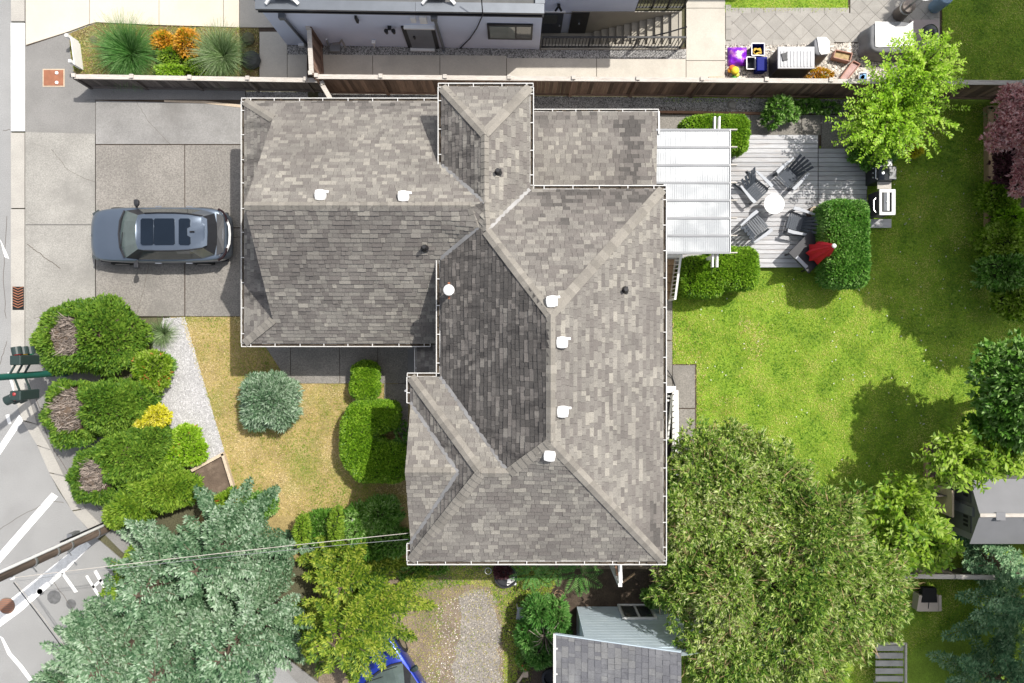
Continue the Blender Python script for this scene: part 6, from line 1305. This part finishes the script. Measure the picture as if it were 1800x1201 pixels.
# ---- conifers
def conifer(name, label, base, top, rad, leaf, nb, droop=.25, first=.35, L=.26, W=.055, dens=11, group=None, cat='conifer', tilt=.15, power=.8, sub=3):
    t = thing(name, label, cat, (base.x, base.y, 0), group); tr = MB(); tr.tube([base, base+V((0, 0, top))], .14+.012*top, 8, .02); tr.build('trunk', m_bark, t)
    PO, DI, NR, LL, WW = [], [], [], [], []; br = MB()
    for i in range(nb):
        f_ = (i+.5)/nb; z = first+(top-first)*f_*.985; r_ = rad*(1-f_)**power*(.62+.6*random.random())+.12; az = i*2.399+random.uniform(-.6, .6); d = V((math.cos(az), math.sin(az), 0)); n = max(4, int(r_*dens)); sd_ = V((-d.y, d.x, 0))
        pts = []
        for k in range(n+1):
            s_ = k/n; q = base+V((0, 0, z+tilt*r_*s_-droop*r_*s_*s_*(1-f_)+.12*r_*s_**3))+d*(r_*s_)+sd_*(.05*r_*math.sin(s_*4+i)); pts.append(q)
        br.tube(pts[::3]+[pts[-1]], .03, 4, .008, cap=False)
        for k in range(1, n+1):
            s_ = k/n; ax = (pts[k]-pts[k-1]).normalized()
            if s_ < .22: continue
            for sg in (-1, 1, 0):
                if sg == 0:
                    if k < n and random.random() < .55: continue
                    ln = L*.9; dv = (ax+V((0, 0, .30))).normalized()
                else:
                    ln = (.16+.42*r_*.45*(1-s_)**.7)*random.uniform(.8, 1.15); dv = (ax*.75+sd_*sg*.78+V((0, 0, .10+random.uniform(-.1, .12)))).normalized()
                # twig with side needles
                m_ = max(1, int(ln/.085)); 
                for j in range(m_):
                    u = j/m_; p0 = pts[k]+dv*(ln*u)
                    for s2 in ((-1, 1) if j < m_-1 else (-1, 0, 1)):
                        sv = dv.cross(V((0, 0, 1))).normalized(); dd = (dv*.8+sv*s2*.62*random.uniform(.7, 1.3)+V((0, 0, random.uniform(.0, .45)))).normalized()
                        PO.append(p0); DI.append(dd); NR.append(V((random.uniform(-.4, .4), random.uniform(-.4, .4), 1))); LL.append(L*random.uniform(.55, .95)*(1-.25*u)); WW.append(W*random.uniform(.8, 1.25))
    br.build('branches', m_bark, t)
    quads_object('crown', leaf_quads(np.array([tuple(p) for p in PO]), np.array([tuple(p) for p in DI]), np.array([tuple(p) for p in NR]), np.array(LL), np.array(WW), .25, .55), leaf, t); return t
for bx_, by_, h_, r_, nb_, lab in ((425, 945, 4.4, 2.15, 74, 'blue green spruce nearest the dry front lawn with a tip poking over the grass'), (335, 985, 4.2, 2.1, 70, 'blue green spruce right beside the utility pole'),
                        (478, 1062, 5.4, 2.25, 80, 'blue green spruce between its neighbours and the yellow green conifer'), (385, 1085, 5.6, 2.3, 84, 'blue green spruce in the middle of the conifer group'),
                        (275, 1095, 4.6, 2.35, 80, 'blue green spruce spreading over the street lettering'), (210, 1165, 3.6, 2.5, 74, 'blue green spruce reaching furthest left at the lower edge')):
    conifer('blue_spruce', lab, P(bx_, by_), h_, r_, l_spruce, nb_, group='blue green spruces', L=.22, W=.055, power=.6, dens=10)
conifer('golden_cypress', 'feathery yellow green conifer overhanging the blue car', P(628, 1062), 4.0, 2.35, l_cyp, 66, .3, .3, .22, .05, 10, power=.7)
conifer('golden_cypress', 'lower yellow green conifer close to the house wires', P(622, 1000), 2.4, 1.7, l_cyp, 44, .3, .2, .22, .055, 11, power=.75)
conifer('golden_cypress', 'small yellow green conifer showing at the street side of the blue spruces', P(245, 1010), 1.6, 1.0, l_thuja2, 26, .2, .2, .2, .05, 11)
conifer('fir_tree', 'dark green fir with a pale lit bough right of the beige chest', P(1765, 1050), 6.0, 2.5, l_spruceg, 64, .3, .5, .25, .055, 9, group='dark firs on the right')
conifer('fir_tree', 'dark green fir in the lower right corner', P(1715, 1170), 4.6, 1.9, l_spruceg, 54, .3, .4, .25, .055, 9, group='dark firs on the right')
conifer('fir_tree', 'narrow dark fir standing against the grey shed roof', P(1712, 972), 2.6, .9, l_spruceg, 34, .25, .3, .22, .05, 10, group='dark firs on the right')
# ---- broadleaf trees
def tree(name, label, base, blobs, n, leaf, L, W, k, spread=.75, depth=.4, lump=.10, group=None, up=.1, cat='tree', core=0, inner=.72):
    t = thing(name, label, cat, (base.x, base.y, 0), group); q = MB(); c0 = V(blobs[0][:3])
    q.tube([base, base+(c0-base)*.5+V((.05, .04, 0)), c0], .19, 9, .10); 
    for b in blobs[1:]:
        m = base+(c0-base)*.55; e = V(b[:3]); q.tube([m, m+(e-m)*.5+V((0, 0, .25)), e, e+(e-m).normalized()*b[3]*.5], .06, 5, .012, cap=False)
    q.build('trunk', m_bark, t)
    pos, nr = shell(blobs, n, 2.0, depth, lump, up=up, inner=inner); ax = nrm(nr+np.array([0, 0, .35])+.35*rand_dirs(len(pos)))
    quads_object('crown', fan(pos, ax, k, spread, L, W), leaf, t)
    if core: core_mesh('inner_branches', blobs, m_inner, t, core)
    return t
def spray_tree(name, label, base, ends, leaf, L, W, blobs=(), nb=120, step=.085, group=None, kr=(.65, 1.2), dens=2):
    """branches arching out of a common crown, leaves in pairs along each"""
    t = thing(name, label, 'tree', (base.x, base.y, 0), group); q = MB(); PO, DI, NR, LL = [], [], [], []
    for (cx, cy, cz, rx, ry, rz) in ends:
        core = V((cx, cy, cz-rz*.5)); q.tube([base, base+(core-base)*.6+V((.05, .05, 0)), core], .10, 7, .05)
        for i in range(nb):
            f_ = (i+.5)/nb; el = math.asin(f_*1.05-.12 if f_*1.05-.12 < 1 else 1); az = i*2.399+random.uniform(-.2, .2); d = V((math.cos(az)*math.cos(el)*rx, math.sin(az)*math.cos(el)*ry, math.sin(el)*rz)); k_ = random.uniform(*kr)
            tip = core+d*k_+V((0, 0, rz*.35)); mid = core+d*.45*k_+V((0, 0, rz*.62)); pts = []
            n = 10
            for j in range(n+1): u = j/n; pts.append(core*(1-u)**2+mid*2*u*(1-u)+tip*u*u)
            if i % 2 == 0: q.tube(pts[::2], .022, 4, .006, cap=False)
            ln = sum((pts[j+1]-pts[j]).length for j in range(n)); m = int(ln*.78/step)
            for j in range(m):
                u = .22+.78*(j+random.random()*.6)/m; a = min(n-1, int(u*n)); p = pts[a]+(pts[a+1]-pts[a])*(u*n-a); ax = (pts[a+1]-pts[a]).normalized(); sv = ax.cross(V((0, 0, 1))); sv = sv.normalized() if sv.length > .01 else V((1, 0, 0))
                for sg in (-1, 1)*(dens//2) if dens > 1 else (random.choice((-1, 1)),):
                    r1 = random.uniform(-.3, .3); PO.append(tuple(p+sv*random.uniform(-.12, .12)*(1-u)*2)); DI.append(tuple((ax*.55+sv*sg*random.uniform(.6, 1.1)+V((random.uniform(-.2, .2), random.uniform(-.2, .2), r1+.15))).normalized())); NR.append((random.uniform(-.5, .5), random.uniform(-.5, .5), 1.0)); LL.append(L*random.uniform(.65, 1.25))
    q.build('trunk', m_bark, t); LL = np.array(LL)
    quads_object('crown', leaf_quads(np.array(PO), np.array(DI), np.array(NR), LL, LL*W/L, .2), leaf, t); return t
def el_(px, py, z, rpx, rpy, rz):
    c = P(px, py, z); f = (H-z)/H/50; return (c.x, c.y, z, rpx*f, rpy*f, rz)
bt = P(1370, 985, 4.6); bt = V((bt.x, bt.y, 0))
def cl(px, py, z, rpx, rpy, rz, n, r0, r1):
    c = P(px, py, z); f = (H-z)/H/50; return clumps((c.x, c.y, z), rpx*f, rpy*f, rz, n, r0, r1)
big = cl(1335, 1010, 3.6, 185, 200, 2.2, 26, .8, 1.35)+cl(1440, 1040, 3.4, 105, 150, 1.8, 10, .65, .95)+cl(1260, 860, 3.0, 90, 90, 1.5, 8, .6, .95)+cl(1262, 1135, 3.2, 70, 90, 1.6, 6, .6, 1.0)+cl(1310, 790, 2.4, 50, 40, 1.0, 4, .45, .7)
bigt = tree('large_tree', 'huge spreading tree with narrow yellow green leaves at the bottom right', P(1330, 960), big, 15000, l_big, .155, .040, 9, .8, .45, .14, inner=.78, up=.2)
_p, _n = shell(big, 4200, 2.0, .3, .14, up=.3, inner=.78)
_d = nrm(_n+.8*rand_dirs(len(_p))+np.array([0, 0, .1]))
tag(quads_object('twigs', leaf_quads(_p-_d*.25, _d, nrm(rand_dirs(len(_p))+np.array([0, 0, 1.2])), .30+.4*rng.random(len(_p)), .022, .1), M('twig_brown', (.30, .20, .11), .8, .2, 4, island=.5), bigt), kind='stuff')
spray_tree('leafy_tree', 'bright broad leaved tree beside the huge tree and in front of the grey shed', P(1585, 900), [el_(1588, 895, 2.6, 66, 66, 1.3), el_(1630, 955, 2.1, 52, 52, 1.0), el_(1560, 960, 2.2, 44, 50, 1.0)], l_bright, .19, .085, nb=90)
tree('leafy_tree', 'dark glossy tree at the right edge casting shade over the back lawn', P(1735, 705), cl(1776, 688, 3.7, 76, 76, 1.8, 12, .5, .8)+cl(1768, 735, 2.0, 66, 56, 1.5, 8, .5, .75), 3200, l_mid, .18, .09, 7, .8, .4, core=.6)
spray_tree('leafy_tree', 'pale tipped tree hanging over the grey shed roof', P(1690, 800), [el_(1690, 808, 3.4, 66, 52, 1.1), el_(1765, 795, 3.5, 54, 46, 1.0)], l_bright, .19, .08, nb=120)
spray_tree('lime_tree', 'glowing lime green tree arching over the fence at the deck corner', P(1560, 205), [el_(1580, 190, 2.7, 88, 84, 1.4), el_(1622, 122, 2.9, 56, 56, 1.0), el_(1548, 222, 2.3, 72, 56, 1.0)], l_lime, .115, .058, nb=150, step=.07, kr=(.5, 1.4))
for k, (a, b, c_, d, z) in enumerate(((1660, 100, 1678, 75, 3.0), (1650, 190, 1680, 165, 2.8), (1625, 240, 1655, 235, 2.4), (1520, 165, 1485, 160, 2.6), (1510, 205, 1455, 200, 2.2), (1515, 235, 1455, 245, 2.0))): pass
bush('viburnum', 'round leaved dark shrub under the lime tree next to the black barbecue', 'shrub', [bl(1545, 266, .7, 34, 28, .7), bl(1520, 262, .6, 22, 22, .6)], 900, l_box2, .13, .075, 6)
bush('golden_shrub', 'small golden shrub at the lawn edge under the lime tree', 'shrub', [bl(1608, 262, .25, 18, 14, .3)], 260, l_yel, .1, .05, 6)
bush('climbing_shrub', 'leggy green shrub growing through the path behind the deck', 'shrub', [bl(1372, 188, .6, 22, 20, .5), bl(1360, 205, .5, 16, 16, .4), bl(1390, 200, .4, 14, 10, .3)], 380, l_mid, .15, .07, 6, core=0)
bush('weeds', 'low weeds along the fence foot behind the deck', 'weeds', [bl(1420, 185, .25, 26, 9, .3), bl(1455, 190, .25, 22, 9, .3)], 260, l_mid, .13, .06, 5, core=0)
tree('japanese_maple', 'pink leaved maple over the raised bed at the right edge', P(1785, 215), cl(1783, 215, 2.6, 46, 58, 1.2, 10, .3, .5)+cl(1790, 300, 2.3, 18, 34, .6, 3, .25, .35), 2200, l_pink, .12, .05, 7, .9, .4)
tree('plum_shrub', 'dark plum coloured shrub in the raised bed beneath the pink maple', P(1770, 290), cl(1778, 290, 1.6, 42, 52, .9, 6, .35, .5), 1500, l_plum, .12, .055, 7, .8, .4, core=.6, cat='shrub')
for lab, px, py, rx, ry, z, leaf, n in (('dark green rounded shrub in the raised bed below the plum shrub', 1757, 345, 27, 30, .8, l_bright, 650), ('yellowish shrub in the raised bed at the middle of the right edge', 1778, 380, 22, 18, .9, l_lime, 330), ('mid green shrub below the yellowish one in the raised bed', 1770, 425, 38, 38, 1.0, l_bright, 1000), ('bushy green shrub at the end of the raised bed', 1774, 475, 42, 38, 1.1, l_mid, 1100), ('pale tipped shrub at the right edge below the raised bed', 1790, 528, 30, 32, 1.0, l_bright, 620)):
    bush('border_shrub', lab, 'shrub', [bl(px, py, z, rx, ry, z*.9), bl(px+12, py+10, z*.9, rx*.7, ry*.7, z*.8)], n, leaf, .15, .075, 6)
tuft('border_grass', 'small dark spiky plant at the timber edge under the maple', 1742, 205, 90, .5, .04, l_grassy, 'plant', z0=.25); tuft('border_grass', 'small grey spiky plant at the lower end of the timber edge', 1744, 425, 90, .5, .04, l_greyg, 'plant', z0=.25)
# ---- hedges of the deck
HG = 'clipped hedges of the garden'
bush('hedge', 'tall rectangular clipped hedge at the right end of the deck', 'hedge', [bl(1484, 402, 1.0, 40, 50, 1.0), bl(1487, 462, 1.0, 38, 43, 1.0)], 7500, l_box2, .10, .045, 3, 5, .85, .12, .015, .92, group=HG, inner=.94)
bush('hedge', 'clipped hedge at the upper end of the patio cover', 'hedge', [bl(1258, 228, .9, 60, 26, .75), bl(1290, 236, .9, 26, 34, .75)], 5000, l_box, .08, .036, 3, 4, .8, .1, .015, .92, group=HG, inner=.94)
bush('hedge', 'shaded clipped hedge next to the steps at the lower end of the patio cover', 'hedge', [bl(1236, 486, .7, 40, 37, .72)], 4000, l_box, .08, .036, 3, 4, .8, .1, .015, .92, group=HG)
bush('hedge', 'clipped hedge at the lower edge of the deck with the white beam ends above it', 'hedge', [bl(1300, 472, .8, 34, 38, .85), bl(1272, 470, .8, 30, 36, .82)], 4600, l_box, .08, .036, 3, 4, .8, .1, .015, .92, group=HG, inner=.94)
# ---- south of the house
bush('bushy_shrub', 'bushy green shrub with bare grey branches in its middle by the outbuilding', 'shrub', [bl(945, 1078, .9, 24, 26, .8), bl(978, 1090, .9, 22, 34, .8), bl(930, 1120, .8, 22, 28, .75), bl(950, 1150, .7, 26, 24, .7), bl(985, 1120, .8, 18, 26, .7)], 1900, l_fern, .16, .05, 7, core=.55)
q = MB(); c = P(958, 1115, 1.0); t = thing('bare_branches', 'pale bare branches sticking out of the bushy shrub', 'branches', c)
for k in range(14):
    a = 2.4*k; d = V((math.cos(a), math.sin(a), 0)); q.tube([c+V((0, 0, .1)), c+d*.25+V((0, 0, .55)), c+d*(.5+.2*random.random())+V((.1*random.random(), .1, .6+.2*random.random()))], .022, 5, .008)
q.build('twigs', m_twig, t)
def fern(name, label, px, py, n, L, z0):
    c = P(px, py, .4); t = thing(name, label, 'fern', (c.x, c.y, 0)); PO, DI, LL = [], [], []
    for i in range(n):
        az = i*2.399; d = V((math.cos(az), math.sin(az), 0)); s_ = V((-d.y, d.x, 0)); ln = L*random.uniform(.7, 1.1)
        for k in range(2, 15):
            u = k/15; p = c+d*(ln*u)+V((0, 0, z0+ln*(.75*u-.75*u*u)))
            for sg in (-1, 1): PO.append(tuple(p)); DI.append(tuple((s_*sg+d*.5+V((0, 0, .1))).normalized())); LL.append(ln*.22*(math.sin(math.pi*min(1, u*.85+.12)))+.02)
    quads_object('fronds', leaf_quads(np.array(PO), np.array(DI), np.array([[0, 0, 1.0]]*len(PO))+.2*rand_dirs(len(PO)), np.array(LL), .034, .1), l_fern, t)
fern('fern', 'bright green fern like plant beside the black tub', 935, 1004, 11, .75, .25); fern('fern', 'dark fern in the shade near the white porch post', 1014, 1000, 11, .95, .25); fern('fern', 'smaller fern at the house wall between the other ferns', 978, 990, 9, .7, .2)
bush('flower_pot_plant', 'red and white flowering plant on the grass by the pale timber rail', 'flowers', [bl(922, 1160, .3, 13, 20, .3)], 160, l_mid, .1, .05, 5, core=.5, flowers=(l_red, 14, .06))
bush('potted_plant', 'purple leaved plant growing in the black pond tub', 'plant', [bl(884, 1006, .4, 16, 12, .25)], 140, l_plum, .11, .06, 5, core=0, flowers=(l_whitef, 5, .06))
bush('edge_weeds', 'low green weeds at the house corner near the yellow conifer', 'weeds', [bl(725, 1010, .2, 28, 12, .25), bl(760, 1000, .2, 30, 10, .2)], 300, l_mid, .1, .05, 5, core=0)
bush('shade_shrub', 'dark shrub at the foot of the pale blue wall in the deep shade', 'shrub', [bl(1150, 1052, .5, 20, 16, .5)], 240, l_mid, .13, .06, 5)
bush('dry_shrub', 'small brownish shrub by the fence below the storage box', 'shrub', [bl(1442, 131, .25, 24, 12, .3)], 300, l_orange, .09, .03, 5, core=.4)
# ---- trees beyond the right edge whose shade falls on the lawn
for i, (x, y, z, r_) in enumerate(((1885, 130, 8.0, 3.4), (1905, 275, 8.5, 3.0), (1890, 372, 7.0, 2.2), (1930, -80, 8.0, 3.4), (1830, 938, 9.5, 1.9))):
    c = P(x, y, 0); b = clumps((c.x, c.y, z), r_, r_, r_*.75, 9, .9, 1.5)
    tree('tall_tree', ('second', 'third', 'fourth', 'northernmost', 'southernmost')[i]+' tall leafy tree beyond the right edge of the view', c, b, 1500, l_mid, .42, .24, 6, .8, .5, core=.7, group='tall trees beyond the back garden')

# ---- white clover heads and fallen petals on the lawns
x, y = scatter([pxpoly([(1180, 380), (1740, 200), (1740, 640), (1500, 860), (1230, 720)])], 700, DECK_H); k = min(len(x), 150)
tag(quads_object('fallen_petals', leaf_quads(np.stack([x[:k], y[:k], np.full(k, .095)], 1), rand_dirs(k)*np.array([1, 1, .2]), np.tile(np.array([0, 0, 1.0]), (k, 1))+.2*rand_dirs(k), .055, .045, .05), l_whitef, None), kind='stuff')
